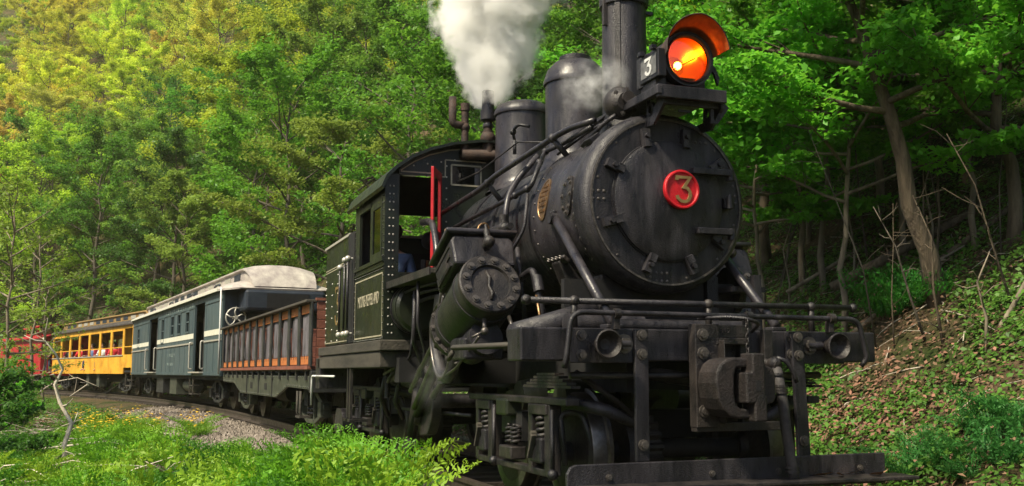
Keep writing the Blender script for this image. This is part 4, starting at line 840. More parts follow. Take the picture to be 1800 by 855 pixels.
# ------------------------------------------------------------------ railway cars (local: x lateral, y along, z above rail)
cwh = M().lathe([(-.06, .05), (-.06, .30), (-.055, .40), (.04, .405), (.045, .43), (.07, .43), (.07, .34), (.02, .30), (.02, .12), (.07, .10), (.07, .0005)], (0, 0, 0), X_, 32).mesh('wheel'); cwh.materials.append(MATS['rail_steel'])
def car_truck(parent, yc, m='car_black'):
    T = empty('truck', (0, yc, 0), parent=parent)
    for sx in (-1, 1):
        for y in (-.85, .85): inst('wheel', cwh, T, (sx * .70, y, .41), (0, 0, 0 if sx < 0 else math.pi))
        b = M(); x = sx * .98
        b.prism([(-1.05, .50), (-.7, .62), (-.3, .78), (.3, .78), (.7, .62), (1.05, .50), (1.05, .42), (.7, .52), (.3, .66), (-.3, .66), (-.7, .52), (-1.05, .42)], (x, 0, 0), Y_, Z_, X_, -.05, .05)
        b.prism([(-1.0, .40), (-.3, .24), (.3, .24), (1.0, .40), (1.0, .34), (.3, .17), (-.3, .17), (-1.0, .34)], (x, 0, 0), Y_, Z_, X_, -.045, .045)
        for y in (-.25, .25): b.bx(x - .045, x + .045, y - .04, y + .04, .2, .7)
        for y in (-.85, .85): b.bx(x - .08, x + .09, y - .13, y + .13, .30, .54)
        b.build('side_frame', m, T, bev=.008)
        for y in (-.12, .12): inst('spring', SPR, T, (x, y, .30), (0, 0, 0), (1.3, 1.3, 1.7))
        b = M()
        for y in (-.36, .36): b.prism([(y - .05, .30), (y + .05, .30), (y + .04, .62), (y - .04, .62)], (x - sx * .28, 0, 0), Y_, Z_, X_, -.04, .04)
        b.build('brake_shoe', 'timber', T)
    b = M()
    for y in (-.85, .85): b.cyl((-1.0, y, .41), (1.0, y, .41), .065, n=10)
    b.bx(-1.1, 1.1, -.16, .16, .46, .72); b.build('axle', 'inside_dark', T)
def car_root(name, s, label, cat):
    x, y, a = track(s); return empty(name, (x, y, 0), a, label, cat)

# -- open gondola behind the engine
G = car_root('gondola_car', 20.6, 'open wooden gondola car with black stakes and orange boards behind the engine', 'rail car')
G0, G1 = -5.35, 5.6
for yc in (G0 + 1.7, G1 - 1.7): car_truck(G, yc, 'flat_car_green')
M().bx(-1.38, 1.38, G0, G1, 1.02, 1.09).build('deck', 'timber', G, bev=.006)
M().bx(-1.43, -1.2, G0, G1, 1.045, 1.10).bx(1.2, 1.43, G0, G1, 1.045, 1.10).build('deck_edge', 'brown_plank', G)
for sx in (-1, 1):
    b = M(); x = sx * 1.33
    b.prism([(G0, .95), (G1, .95), (G1, .78), (G1 - 2.1, .76), (G1 - 3.2, .56), (G0 + 3.2, .56), (G0 + 2.1, .76), (G0, .74)], (x, 0, 0), Y_, Z_, X_, -.02, .02)
    sl = b.build('side_sill', 'flat_car_green', G, bev=.006)
    xo = sx * 1.352
    edge = [(G0, .77), (G0 + 2.1, .79), (G0 + 3.2, .59), (G1 - 3.2, .59), (G1 - 2.1, .79), (G1, .81)]; pts = []
    for (a, za), (c, zc_) in zip(edge, edge[1:]):
        n = max(2, int(abs(c - a) / .16)); pts += [(xo, a + (c - a) * i / n, za + (zc_ - za) * i / n) for i in range(n)]
    pts += [(xo, G0 + .1 + .16 * i, .925) for i in range(67)]
    rivets(pts, (sx, 0, 0), .016, 'sill_rivets', 'flat_car_green', sl)
    b = M()
    for i in range(14): y = G0 + .4 + i * .78; b.bx(xo - .03, xo + .03, y - .05, y + .05, .88, 1.10)
    for y in (G0 + 3.6, G0 + 5.2, G0 + 6.8): b.bx(xo - .012, xo + .012, y - .05, y + .05, .58, .93)
    b.build('stake_pocket', 'car_black', sl, kind='stuff')
    b = M()
    for y in (G0 + 4.2, G0 + 6.0): b.bx(xo - .004, xo + .004, y, y + .25, .68, .80)
    b.build('sill_opening', 'inside_dark', sl)
    n = 12; pitch = (G1 - G0 - .12) / n
    STK = M().bx(-.045, .045, -.06, .06, 1.05, 2.05)
    for i in range(n + 1): M().bx(sx * 1.362, sx * 1.39, G0 + .06 + i * pitch - .085, G0 + .06 + i * pitch + .085, 1.08, 2.045).build('stake', 'car_black', G, bev=.005)
    rng = random.Random(8 + sx)
    for i in range(n):
        y0 = G0 + .06 + i * pitch + .04; y1 = y0 + pitch - .08
        # wrinkled curtain
        nu, nv = 7, 6; vs = []
        for u in range(nu + 1):
            for v in range(nv + 1): vs.append((sx * (1.335 + .022 * mnoise.noise((i * 3.1 + u * .7, v * .5, sx))), y0 + (y1 - y0) * u / nu, 1.25 + .75 * v / nv))
        M().add(vs, [(u * (nv + 1) + v, (u + 1) * (nv + 1) + v, (u + 1) * (nv + 1) + v + 1, u * (nv + 1) + v + 1) for u in range(nu) for v in range(nv)], True).build('curtain', 'canvas_grey', G)
        M().bx(sx * 1.33, sx * 1.362, y0, y1, 1.12, 1.245 + rng.uniform(-.01, .01)).build('side_board', 'orange_board', G)
        b = M(); y = y0
        for k in range(4): b.bx(sx * 1.3625, sx * 1.366, y0 + .06 + k * .2, y0 + .075 + k * .2, 1.20, 1.28)
        b.build('board_slot', 'inside_dark', G, kind='stuff')
        M().bx(sx * 1.33, sx * 1.362, y0, y1, 1.90 + (.03 if i > 5 else 0), 2.03).build('top_board', 'orange_board', G)
    M().bx(sx * 1.28, sx * 1.47, G0, G1, 2.045, 2.085).build('top_rail', 'timber', G, bev=.006)
for y in (G0, G1 - .05):
    for k in range(7): M().bx(-1.30, 1.30, y, y + .05, 1.10 + k * .138, 1.10 + k * .138 + .130).build('plank', 'brown_plank', G, bev=.006)
    M().bx(-1.32, 1.32, y - .02, y + .06, 2.07, 2.11).build('end_rail', 'brown_plank', G)
b = M().bx(-1.38, 1.38, G0 - .06, G0 + .1, .70, 1.02); b.build('end_sill', 'car_black', G, bev=.01)
b = M(); b.bend([(-1.46, G0 + .3, .72), (-1.46, G0 + .3, .35), (-1.3, G0 + .3, .33)], .018); b.bend([(-1.46, G0 + .55, .72), (-1.46, G0 + .55, .35), (-1.3, G0 + .55, .33)], .018); b.bx(-1.48, -1.3, G0 + .26, G0 + .58, .32, .35); b.build('stirrup_step', 'timber', G)
M().bx(-.1, .1, G0 - .75, G0, .72, .98).build('coupler', 'coupler_iron', G, bev=.02)
M().bx(-.25, .25, G0 + 3, G1 - 3, .45, .95).cyl((-.7, -.5, .6), (-.7, .9, .6), .18, n=16).build('center_sill', 'inside_dark', G)

# -- teal baggage car
B = car_root('baggage_car', 36.4, 'weathered teal baggage car with a white clerestory roof and cream stripe', 'rail car')
B0, B1 = -9.15, 9.15; HW = 1.42
for yc in (B0 + 2.3, B1 - 2.3): car_truck(B, yc)
doors = [(-6.75, -5.15), (2.15, 4.25)]; wins = [(-4.3, -3.75, 2.22, 2.80), (-2.75, -2.2, 2.22, 2.80), (-1.45, -.9, 2.22, 2.80), (.65, 1.15, 2.02, 2.80), (7.0, 7.5, 2.0, 2.70)]
for sx in (-1, 1):
    x0, x1 = (-HW, -HW + .06) if sx < 0 else (HW - .06, HW)
    W = M(); cuts = sorted([(a, b_, .98, 2.95) for a, b_ in doors] + wins); y = B0
    for (a, b_, z0, z1) in cuts:
        W.bx(x0, x1, y, a, .90, 3.10); W.bx(x0, x1, a, b_, .90, z0); W.bx(x0, x1, a, b_, z1, 3.10); y = b_
    W.bx(x0, x1, y, B1, .90, 3.10); wl = W.build('side_wall', 'teal_paint', B)
    xo = sx * HW; o_ = lambda t: (xo, xo + sx * t)
    segs = [(B0, -6.8), (-5.1, 2.1), (4.3, B1)]
    S1 = M(); S2 = M(); S3 = M()
    for a, b_ in segs: S1.bx(*o_(.012), a, b_, 1.98, 2.13); S2.bx(*o_(.03), a, b_, 1.82, 1.865); S3.bx(*o_(.018), a, b_, .92, 1.0); S3.bx(*o_(.02), a, b_, 2.86, 2.89); S3.bx(*o_(.02), a, b_, 3.06, 3.12)
    S1.build('stripe', 'stripe_cream', wl); S2.build('belt_rail', 'nickel', wl); S3.build('moulding', 'teal_paint', wl)
    pn = M()
    for y in np.arange(B0 + .1, B1 - .2, .9):
        if any(a - .5 < y < b_ + .1 for a, b_ in doors): continue
        pn.bx(*o_(.008), y, y + .035, 1.0, 1.82); 
    for y in (-8.9, -7.0, -4.95, -.6, 1.9, 4.5, 6.6, 8.9): pn.bx(*o_(.010), y, y + .06, 2.13, 2.86)
    pn.build('side_batten', 'teal_paint', wl, kind='stuff')
    for (a, b_) in doors:
        M().bx(*o_(-.16), a + .55 if sx < 0 else a, b_, .98, 2.95) if False else None
        D_ = M().bx(xo - sx * .30, xo - sx * .26, a, b_, .98, 2.95).build('door', 'inside_dark', B)  # dark sheet standing in for the shaded interior of the open doorway
        h = M()
        for y in (a - .09, b_ + .09): h.bend([(xo + sx * .01, y, 1.86), (xo + sx * .10, y, 1.86), (xo + sx * .10, y, 1.10), (xo + sx * .01, y, 1.10)], .022, 8, .05)
        h.bx(xo, xo + sx * .12, a - .1, b_ + .1, .98, 1.02); h.build('door_handrail', 'nickel', B)
    for (a, b_, z0, z1) in wins:
        f = M(); f.bx(*o_(.02), a - .05, a, z0 - .05, z1 + .05); f.bx(*o_(.02), b_, b_ + .05, z0 - .05, z1 + .05); f.bx(*o_(.025), a, b_, z0 - .05, z0); f.bx(*o_(.02), a, b_, z1, z1 + .05); f.bx(*o_(-.03), a, b_, (z0 + z1) / 2 - .02, (z0 + z1) / 2 + .02)
        fo_ = f.build('window_frame', 'teal_paint', B); M().bx(xo - sx * .035, xo - sx * .03, a, b_, z0, z1).build('pane', 'dark_glass', fo_)
    lt = M(); rng = random.Random(4)                      # weathered lettering, worn past reading
    for (yy, z, hh, n_) in ((-4.9, 2.92, .11, 13), (-.45, 1.50, .11, 9), (-.45, 1.22, .09, 9)):
        for k in range(n_):
            y = yy + k * (.42 if z > 2 else -.17) * (1 if z > 2 else 1)
            if rng.random() < .12: continue
            wd = .26 if z > 2 else .11
            lt.bx(xo, xo + sx * .005, y, y + wd * .28, z, z + hh); lt.bx(xo, xo + sx * .005, y + wd * .28, y + wd, z + hh * rng.choice([0, .4, .8]), z + hh * rng.choice([.2, .6, 1.0]) + .004)
    lt.build('worn_lettering', 'teal_worn', wl, kind='stuff')
for y in (B0, B1 - .06): M().bx(-HW + .06, HW - .06, y, y + .06, .90, 3.15).build('end_wall', 'navy_paint', B)
# roof with clerestory and rounded hoods
def roof(parent, y0, y1, m, mc, hood=.9, eave=3.12, k=1.0):
    lo = [(-1.52, eave), (-1.50, eave + .05), (-1.3, eave + .16), (-1.0, eave + .24), (-.85, eave + .26)]
    prof = lo + [(-x, z) for x, z in lo[::-1]]; b = M(); ns = 8
    def ring(y, f): return [(x * (1 - .25 * f * f) if f else x, y, eave + (z - eave) * (1 - f * f)) for x, z in prof]
    stations = [(y0 - hood * math.sin(math.pi / 2 * (1 - i / ns)), math.sin(math.pi / 2 * (1 - i / ns))) for i in range(ns)] + [(y0, 0), (y1, 0)] + [(y1 + hood * math.sin(math.pi / 2 * (i + 1) / ns), math.sin(math.pi / 2 * (i + 1) / ns)) for i in range(ns)]
    vs = []; n = len(prof)
    for y, f in stations: vs += ring(y, f)
    b.add(vs, [(i * n + j, i * n + j + 1, (i + 1) * n + j + 1, (i + 1) * n + j) for i in range(len(stations) - 1) for j in range(n - 1)], True)
    b.add([(p[0], p[1], p[2] - .03) for p in vs], [(i * n + j, (i + 1) * n + j, (i + 1) * n + j + 1, i * n + j + 1) for i in range(len(stations) - 1) for j in range(n - 1)], True)
    ro = b.build('roof', m, parent)
    zt = eave + .22; up = [(-.86, zt), (-.86, zt + .30 * k), (-.93, zt + .32 * k), (-.93, zt + .36 * k), (-.6, zt + .45 * k), (-.25, zt + .49 * k)]
    prof2 = up + [(-x, z) for x, z in up[::-1]]; n = len(prof2); vs = []
    def ring2(y, f): return [(x * (1 - .12 * f * f), y, eave - .0 + (z - eave) * (1 - .92 * f ** 2.4)) for x, z in prof2]
    st2 = [(y0 - hood * .96 * math.sin(math.pi / 2 * (1 - i / ns)), math.sin(math.pi / 2 * (1 - i / ns))) for i in range(ns)] + [(y0, 0), (y1, 0)] + [(y1 + hood * .96 * math.sin(math.pi / 2 * (i + 1) / ns), math.sin(math.pi / 2 * (i + 1) / ns)) for i in range(ns)]
    for y, f in st2: vs += ring2(y, f)
    M().add(vs, [(i * n + j, i * n + j + 1, (i + 1) * n + j + 1, (i + 1) * n + j) for i in range(len(st2) - 1) for j in range(n - 1)], False).build('clerestory', mc, ro)
    y = y0 + .3
    while y < y1 - 1:
        for sx in (-1, 1): M().bx(sx * .862, sx * .872, y, y + .75, zt + .09, zt + .26 * k).build('clerestory_window', 'navy_paint' if (int(y * 7) % 3) else 'nickel', ro)
        y += 1.25
    return ro
ro = roof(B, B0 + .3, B1 - .3, 'roof_white', 'roof_white', 1.15, 3.13, 1.0)
b = M(); 
for sx in (-1, 1): b.bx(sx * 1.50, sx * 1.535, B0 + .2, B1 - .2, 3.10, 3.17)
b.build('gutter', 'stripe_cream', ro)
v = M()
for y in (-7.2, -3.3, .8, 5.0): v.tube([(-1.2, y - .35, 3.36), (-1.18, y - .2, 3.40), (-1.18, y + .2, 3.40), (-1.2, y + .35, 3.36)], .03, 6)
v.build('roof_rung', 'navy_paint', ro)
# end platform details
M().bx(-1.05, 1.05, B0 - .9, B0 - .02, 2.55, 3.10).build('end_canopy', 'navy_paint', B, bev=.08)
M().bx(-.5, .6, B0 - .92, B0 - .89, 2.62, 3.0).build('end_door_head', 'inside_dark', B)
bw = M(); c0 = Vector((-1.12, B0 - .22, 2.40)); n = 24
bw.tube([c0 + Vector((.25 * math.cos(2 * math.pi * i / n), 0, .25 * math.sin(2 * math.pi * i / n))) for i in range(n)], .020, 8, closed=True)
for i in range(5): a = 2 * math.pi * i / 5 + .3; bw.tube([c0, c0 + Vector((.15 * math.cos(a + .25), -.03, .15 * math.sin(a + .25))), c0 + Vector((.27 * math.cos(a), 0, .27 * math.sin(a)))], .018, 6)
bw.cyl(c0 - Y_ * .04, c0 + Y_ * .2, .05, n=12); bw.build('brake_wheel', 'nickel', B)
M().tube([(-1.48, B0 - .05, .95), (-1.48, B0 - .05, 3.18)], .022, 8).build('corner_handrail', 'white_rail', B)
M().bx(-1.35, 1.35, B0 - .9, B0, .86, .98).build('platform', 'car_black', B, bev=.01)
M().bx(-.3, .3, B0 + 4, B1 - 4, .55, .9).bx(-1.3, 1.3, B0 + .2, B1 - .2, .80, .9).build('underframe', 'inside_dark', B)
for y0, y1, m_ in ((-1.6, -.3, 'flat_car_green'), (1.2, 2.7, 'car_black')): M().bx(-1.3, -.8, y0, y1, .30, .84).build('battery_box', m_, B, bev=.01)
M().cyl((-1.0, -3.6, .6), (-1.0, -2.2, .6), .2, n=18).build('brake_cylinder', 'flat_car_green', B)
b = M(); b.bx(-1.36, -1.1, -4.9, -4.3, .35, .39); b.bx(-1.36, -1.33, -4.9, -4.85, .35, .9); b.bx(-1.36, -1.33, -4.35, -4.3, .35, .9); b.bx(-1.36, -1.1, -4.9, -4.3, .6, .63); b.build('side_step', 'timber', B)

# -- yellow coach
Cc = car_root('passenger_coach', 54.9, 'yellow open-window passenger coach with a dark roof behind the teal car', 'rail car')
C0, C1 = -7.75, 6.5
for yc in (C0 + .9, C1 - 1.6): car_truck(Cc, yc)
for sx in (-1, 1):
    x0, x1 = (-1.42, -1.37) if sx < 0 else (1.37, 1.42); xo = sx * 1.42
    wl = M().bx(x0, x1, C0, C1, .94, 1.74).build('side_panel', 'yellow_paint', Cc)
    M().bx(x0, x1, C0, C1, 2.78, 3.04).build('letterboard', 'yellow_paint', Cc)
    M().bx(xo - sx * .02, xo + sx * .035, C0, C1, 1.70, 1.745).build('window_sill', 'nickel', wl)
    n = 7; p = (C1 - C0) / n
    for i in range(n + 1):
        yy = C0 + i * p; M().bx(x0, x1 + (0.01 if sx > 0 else 0), max(C0, yy - .16), min(C1, yy + .16), 1.74, 2.78).build('window_post', 'yellow_paint', Cc)
        if i < n: M().bx(xo - sx * .03, xo - sx * .01, yy + .16, yy + p - .16, 2.05, 2.09).build('window_bar', 'yellow_paint', Cc)
    M().bx(x0, x1, C0 - 1.45, C0 - 1.35, .9, 3.0).bx(x0, x1, C0 - 1.35, C0, 2.86, 3.04).bx(x0, x1, C0 - .12, C0, .94, 3.0).bx(x0, x1, C0 - 1.35, C0 - .12, 1.2, 1.75).bx(xo - sx * .02, xo, C0 - 1.35, C0 - .12, 2.06, 2.10).build('vestibule', 'yellow_paint', Cc)
    for i in range(6):
        for q in (-1, 1):
            yy = C0 + 1.0 + i * 2.2; t = M(); t.bx(sx * .35, sx * 1.25, yy, yy + .45, 1.42, 1.52); t.box((sx * .8, yy + .48, 1.78), (.9, .10, .56), rotx(-8)); t.build('seat', 'seat_red', Cc, bev=.03)
            break
for y in (C0, C1 - .06): M().bx(-1.36, -.45, y, y + .06, .94, 3.0).bx(.45, 1.36, y, y + .06, .94, 3.0).build('end_wall', 'yellow_paint', Cc)
M().bx(-1.37, 1.37, C0 - 1.4, C1, 1.0, 1.08).build('floor', 'inside_dark', Cc)
M().bx(-1.36, 1.36, C0 - 1.4, C1, 2.98, 3.04).build('ceiling', 'roof_tan', Cc)
M().bx(-.35, .35, C0, C1, .55, .95).build('underframe', 'inside_dark', Cc)
roof(Cc, C0 - 1.2, C1 + .2, 'roof_dark', 'roof_tan', .5, 3.03, .95)
b = M(); b.bx(-1.36, -1.15, C0 - 1.3, C0 - .3, .42, .46); b.bx(-1.36, -1.33, C0 - 1.3, C0 - 1.25, .42, .95); b.bx(-1.36, -1.33, C0 - .35, C0 - .3, .42, .95); b.bx(-1.3, -1.1, C0 - 1.3, C0 - .3, .66, .70); b.build('coach_step', 'timber', Cc)
for y in (-3.2, -1.2): M().bx(-1.25, -.9, y, y + .5, .35, .94).build('underfloor_box', 'flat_car_green', Cc)

# -- red caboose
K = car_root('caboose', 67.6, 'bright red caboose with a cupola at the tail of the train', 'caboose')
K0, K1 = -4.0, 4.2
for yc in (K0 + 1.3, K1 - 1.3): car_truck(K, yc)
for sx in (-1, 1):
    x0, x1 = (-1.40, -1.34) if sx < 0 else (1.34, 1.40); W = M(); y = K0
    for a, b_ in ((-2.6, -2.0), (-.2, .4), (2.2, 2.8)): W.bx(x0, x1, y, a, .9, 2.95); W.bx(x0, x1, a, b_, .9, 1.9); W.bx(x0, x1, a, b_, 2.5, 2.95); M().bx(x0 + .02, x0 + .025, a, b_, 1.9, 2.5).build('pane', 'dark_glass', K); y = b_
    W.bx(x0, x1, y, K1, .9, 2.95); W.build('side_wall', 'caboose_red', K)
    M().bx(sx * 1.40, sx * 1.43, K0, K1, 2.82, 2.90).build('side_trim', 'nickel', K)
for y in (K0, K1 - .06): M().bx(-1.34, 1.34, y, y + .06, .9, 2.98).build('end_wall', 'caboose_red', K)
arc = [(-1.6, 2.93), (-1.2, 3.06), (-.6, 3.15), (0, 3.18), (.6, 3.15), (1.2, 3.06), (1.6, 2.93)]
M().prism(arc + [(x, z - .06) for x, z in arc[::-1]], (0, 0, 0), X_, Z_, Y_, K0 - .95, K1 + .95).build('roof', 'caboose_red', K)
q0, q1 = -1.9, .3
cu = M(); cu.bx(-1.05, -1.0, q0, q1, 3.05, 3.22); cu.bx(1.0, 1.05, q0, q1, 3.05, 3.22); cu.bx(-1.05, 1.05, q0, q0 + .05, 3.05, 3.22); cu.bx(-1.05, 1.05, q1 - .05, q1, 3.05, 3.22)
for x in (-1.0, 1.0):
    for y in (q0 + .1, (q0 + q1) / 2, q1 - .1): cu.bx(x - .05, x + .05, y - .1, y + .1, 3.22, 3.62)
co = cu.build('cupola', 'caboose_red', K)
M().bx(-.95, .95, q0 + .05, q1 - .05, 3.1, 3.6).build('cupola_window', 'dark_glass', co)
M().prism([(x * .78, z + .62) for x, z in arc] + [(x * .78, z + .56) for x, z in arc[::-1]], (0, 0, 0), X_, Z_, Y_, q0 - .2, q1 + .2).build('cupola_roof', 'caboose_red', co)
for y in (K0 - .9, K1): M().bx(-1.35, 1.35, y, y + .9, .82, .92).bx(-1.3, -1.26, y + .02, y + .06, .92, 2.95).bx(1.26, 1.3, y + .02, y + .06, .92, 2.95).bx(-1.3, -.3, y + .02, y + .05, 1.75, 1.80).build('end_platform', 'caboose_red', K)
M().bx(-.3, .3, K0, K1, .5, .9).build('underframe', 'inside_dark', K)

# ------------------------------------------------------------------ people
def skin_obj(name, joints, edges, m, parent, sub=2):
    me = bpy.data.meshes.new(name); bmx = bmesh.new(); lay = bmx.verts.layers.skin.verify(); vv = []
    for i, (p, r) in enumerate(joints):
        v = bmx.verts.new(p); v[lay].radius = (r if isinstance(r, tuple) else (r, r)); v[lay].use_root = (i == 0); vv.append(v)
    for a, b_ in edges: bmx.edges.new((vv[a], vv[b_]))
    bmx.to_mesh(me); bmx.free(); me.materials.append(MATS[m])
    o = bpy.data.objects.new(name, me); COL.objects.link(o); o.parent = parent
    sk_ = o.modifiers.new('skin', 'SKIN'); sk_.use_smooth_shade = True; sb_ = o.modifiers.new('sub', 'SUBSURF'); sb_.levels = sub; sb_.render_levels = sub
    return o
def person(loc, rz, label, shirt, pants, seated=False, lean=0.0, hair='hair_brown', arm=0.0, group=None):
    P = empty('person', loc, rz, label, 'person', group); h = .47 if seated else .93      # hip height; faces local -Y
    f = lambda x, y, z: (x, y - lean * max(0, z - h), z)
    J = [(f(0, 0, h), .12), (f(0, 0, h + .22), .11), (f(0, 0, h + .42), (.16, .11)), (f(0, 0, h + .54), .055), (f(0, -.01, h + .62), .065), (f(0, -.015, h + .72), .095), (f(0, -.01, h + .81), .075), (f(0, -.11, h + .70), .018)]
    E_ = [(0, 1), (1, 2), (2, 3), (3, 4), (4, 5), (5, 6), (5, 7)]
    for sx in (-1, 1):
        b = len(J); J += [(f(sx * .18, 0, h + .45), .06), (f(sx * .24, -.05 - arm * .1, h + .20), .045), (f(sx * .20, -.25 - arm * .1, h + .14 + arm * .2), .034), (f(sx * .19, -.31 - arm * .1, h + .14 + arm * .22), .036)]; E_ += [(2, b), (b, b + 1), (b + 1, b + 2), (b + 2, b + 3)]
        for k in range(5):
            J.append((f(sx * (.19 + (k - 2) * .018 - (.02 if k == 0 else 0)), -.31 - (.05 if k == 0 else .085 - abs(k - 2) * .008) - arm * .1, h + .13 + arm * .2), .009)); E_.append((b + 3, len(J) - 1))
        b = len(J)
        J += ([((sx * .1, -.02, h - .02), .085), ((sx * .12, -.42, h - .01), .06), ((sx * .12, -.44, h - .40), .04), ((sx * .13, -.58, h - .44), .035)] if seated else [((sx * .1, 0, h - .05), .09), ((sx * .11, -.02, h - .45), .058), ((sx * .11, .01, .08), .042), ((sx * .13, -.15, .04), .035)])
        E_ += [(0, b), (b, b + 1), (b + 1, b + 2), (b + 2, b + 3)]
    skin_obj('body', J, E_, 'skin', P, 2)
    S = [(J[0][0], .135), (J[1][0], .13), (J[2][0], (.175, .128)), (f(0, 0, h + .50), .07)]; Es = [(0, 1), (1, 2), (2, 3)]
    for q in (8, 8 + 13): b = len(S); S += [(J[q][0], .075), (J[q + 1][0], .06), (tuple(Vector(J[q + 2][0]).lerp(Vector(J[q + 1][0]), .15)), .045)]; Es += [(2, b), (b, b + 1), (b + 1, b + 2)]
    skin_obj('shirt', S, Es, shirt, P, 1)
    S = [((0, 0, h), .14)]; Es = []
    for q in (8 + 9, 8 + 13 + 9): b = len(S); S += [(J[q][0], .10), (J[q + 1][0], .075), (tuple(Vector(J[q + 2][0]).lerp(Vector(J[q + 1][0]), .08)), .058)]; Es += [(0, b), (b, b + 1), (b + 1, b + 2)]
    skin_obj('trousers', S, Es, pants, P, 1)
    hc_ = f(0, .015, h + .755); M().sphere(hc_, .112, 8, (1, 1.05, .98)).build('hair', hair, P)
    b = M()
    for sx in (-1, 1): b.sphere(f(sx * .036, -.105, h + .735), .010, 5)
    b.build('eyes', 'inside_dark', P)
    return P
def car_point(root, x, y, z): 
    a = root.rotation_euler.z; return (root.location.x + x * math.cos(a) - y * math.sin(a), root.location.y + x * math.sin(a) + y * math.cos(a), z)
person((3.72 - 1.02, 6.19 + 5.22, 1.345 + .04), R(-14), 'engineer in a blue shirt at the cab side window', 'cloth_blue', 'cloth_navy', True, .1)
a = Cc.rotation_euler.z
for (x, y, sh_, lb, rr_) in ((-1.0, -.75, 'cloth_blue', 'passenger in a pale blue top leaning on the coach window rail', -70), (-.95, -4.4, 'cloth_red', 'passenger in red at the coach window nearest the vestibule', -20), (-.95, 2.0, 'cloth_red', 'passenger in red at a middle coach window', -30), (-1.0, -2.6, 'cloth_white', 'passenger in white between the middle coach window posts', -40), (-.95, 4.4, 'cloth_grey', 'passenger in grey near the rear window of the coach', -30)):
    person(car_point(Cc, x, y, 1.08), a + R(rr_), lb, sh_, 'cloth_navy', True, .05, arm=.5)
person(car_point(K, -1.12, K0 - .45, .92), K.rotation_euler.z + R(-60), 'person in a green jacket standing on the caboose platform', 'cloth_green', 'cloth_navy', False)

# ------------------------------------------------------------------ vegetation helpers
CP = Vector(camo.location); CE = camo.rotation_euler.to_matrix()
def proj(p):
    q = CE.transposed() @ (Vector(p) - CP); return (900 + 1780 * q.x / -q.z, 427.5 - 1780 * q.y / -q.z, -q.z) if q.z < 0 else (9e9, 9e9, -1)
def xy_to_sd(x, y):
    i = int(np.argmin((TX_ - x) ** 2 + (TY_ - y) ** 2)); a = YAW_[i]
    return float(S_[i]), float((x - TX_[i]) * math.cos(a) + (y - TY_[i]) * math.sin(a))
def leaf_mesh(name, C, N, L, W, m, tone, fold=.25, seed=0):
    """C centres, N normals, L lengths: one folded four-cornered leaf each"""
    g = np.random.default_rng(seed); n = len(C); N = N / np.linalg.norm(N, axis=1, keepdims=True)
    t = g.normal(size=(n, 3)); t -= N * np.sum(t * N, 1, keepdims=True); t /= np.linalg.norm(t, axis=1, keepdims=True); s_ = np.cross(N, t)
    L = np.asarray(L)[:, None]; Wd = L * W
    V = np.empty((n, 4, 3)); V[:, 0] = C - t * L * .5; V[:, 1] = C + s_ * Wd * .5 + N * L * fold * .3 - t * L * .05; V[:, 2] = C + t * L * .5 - N * L * fold * .4; V[:, 3] = C - s_ * Wd * .5 + N * L * fold * .3 - t * L * .05
    me = bpy.data.meshes.new(name); me.vertices.add(n * 4); me.vertices.foreach_set('co', V.reshape(-1)); me.loops.add(n * 4); me.loops.foreach_set('vertex_index', np.arange(n * 4, dtype=np.int32)); me.polygons.add(n); me.polygons.foreach_set('loop_start', np.arange(0, n * 4, 4, dtype=np.int32))
    at = me.attributes.new('tone', 'FLOAT', 'POINT'); at.data.foreach_set('value', np.repeat(tone, 4).astype(np.float32)); me.update(calc_edges=True); me.materials.append(MATS[m]); return me
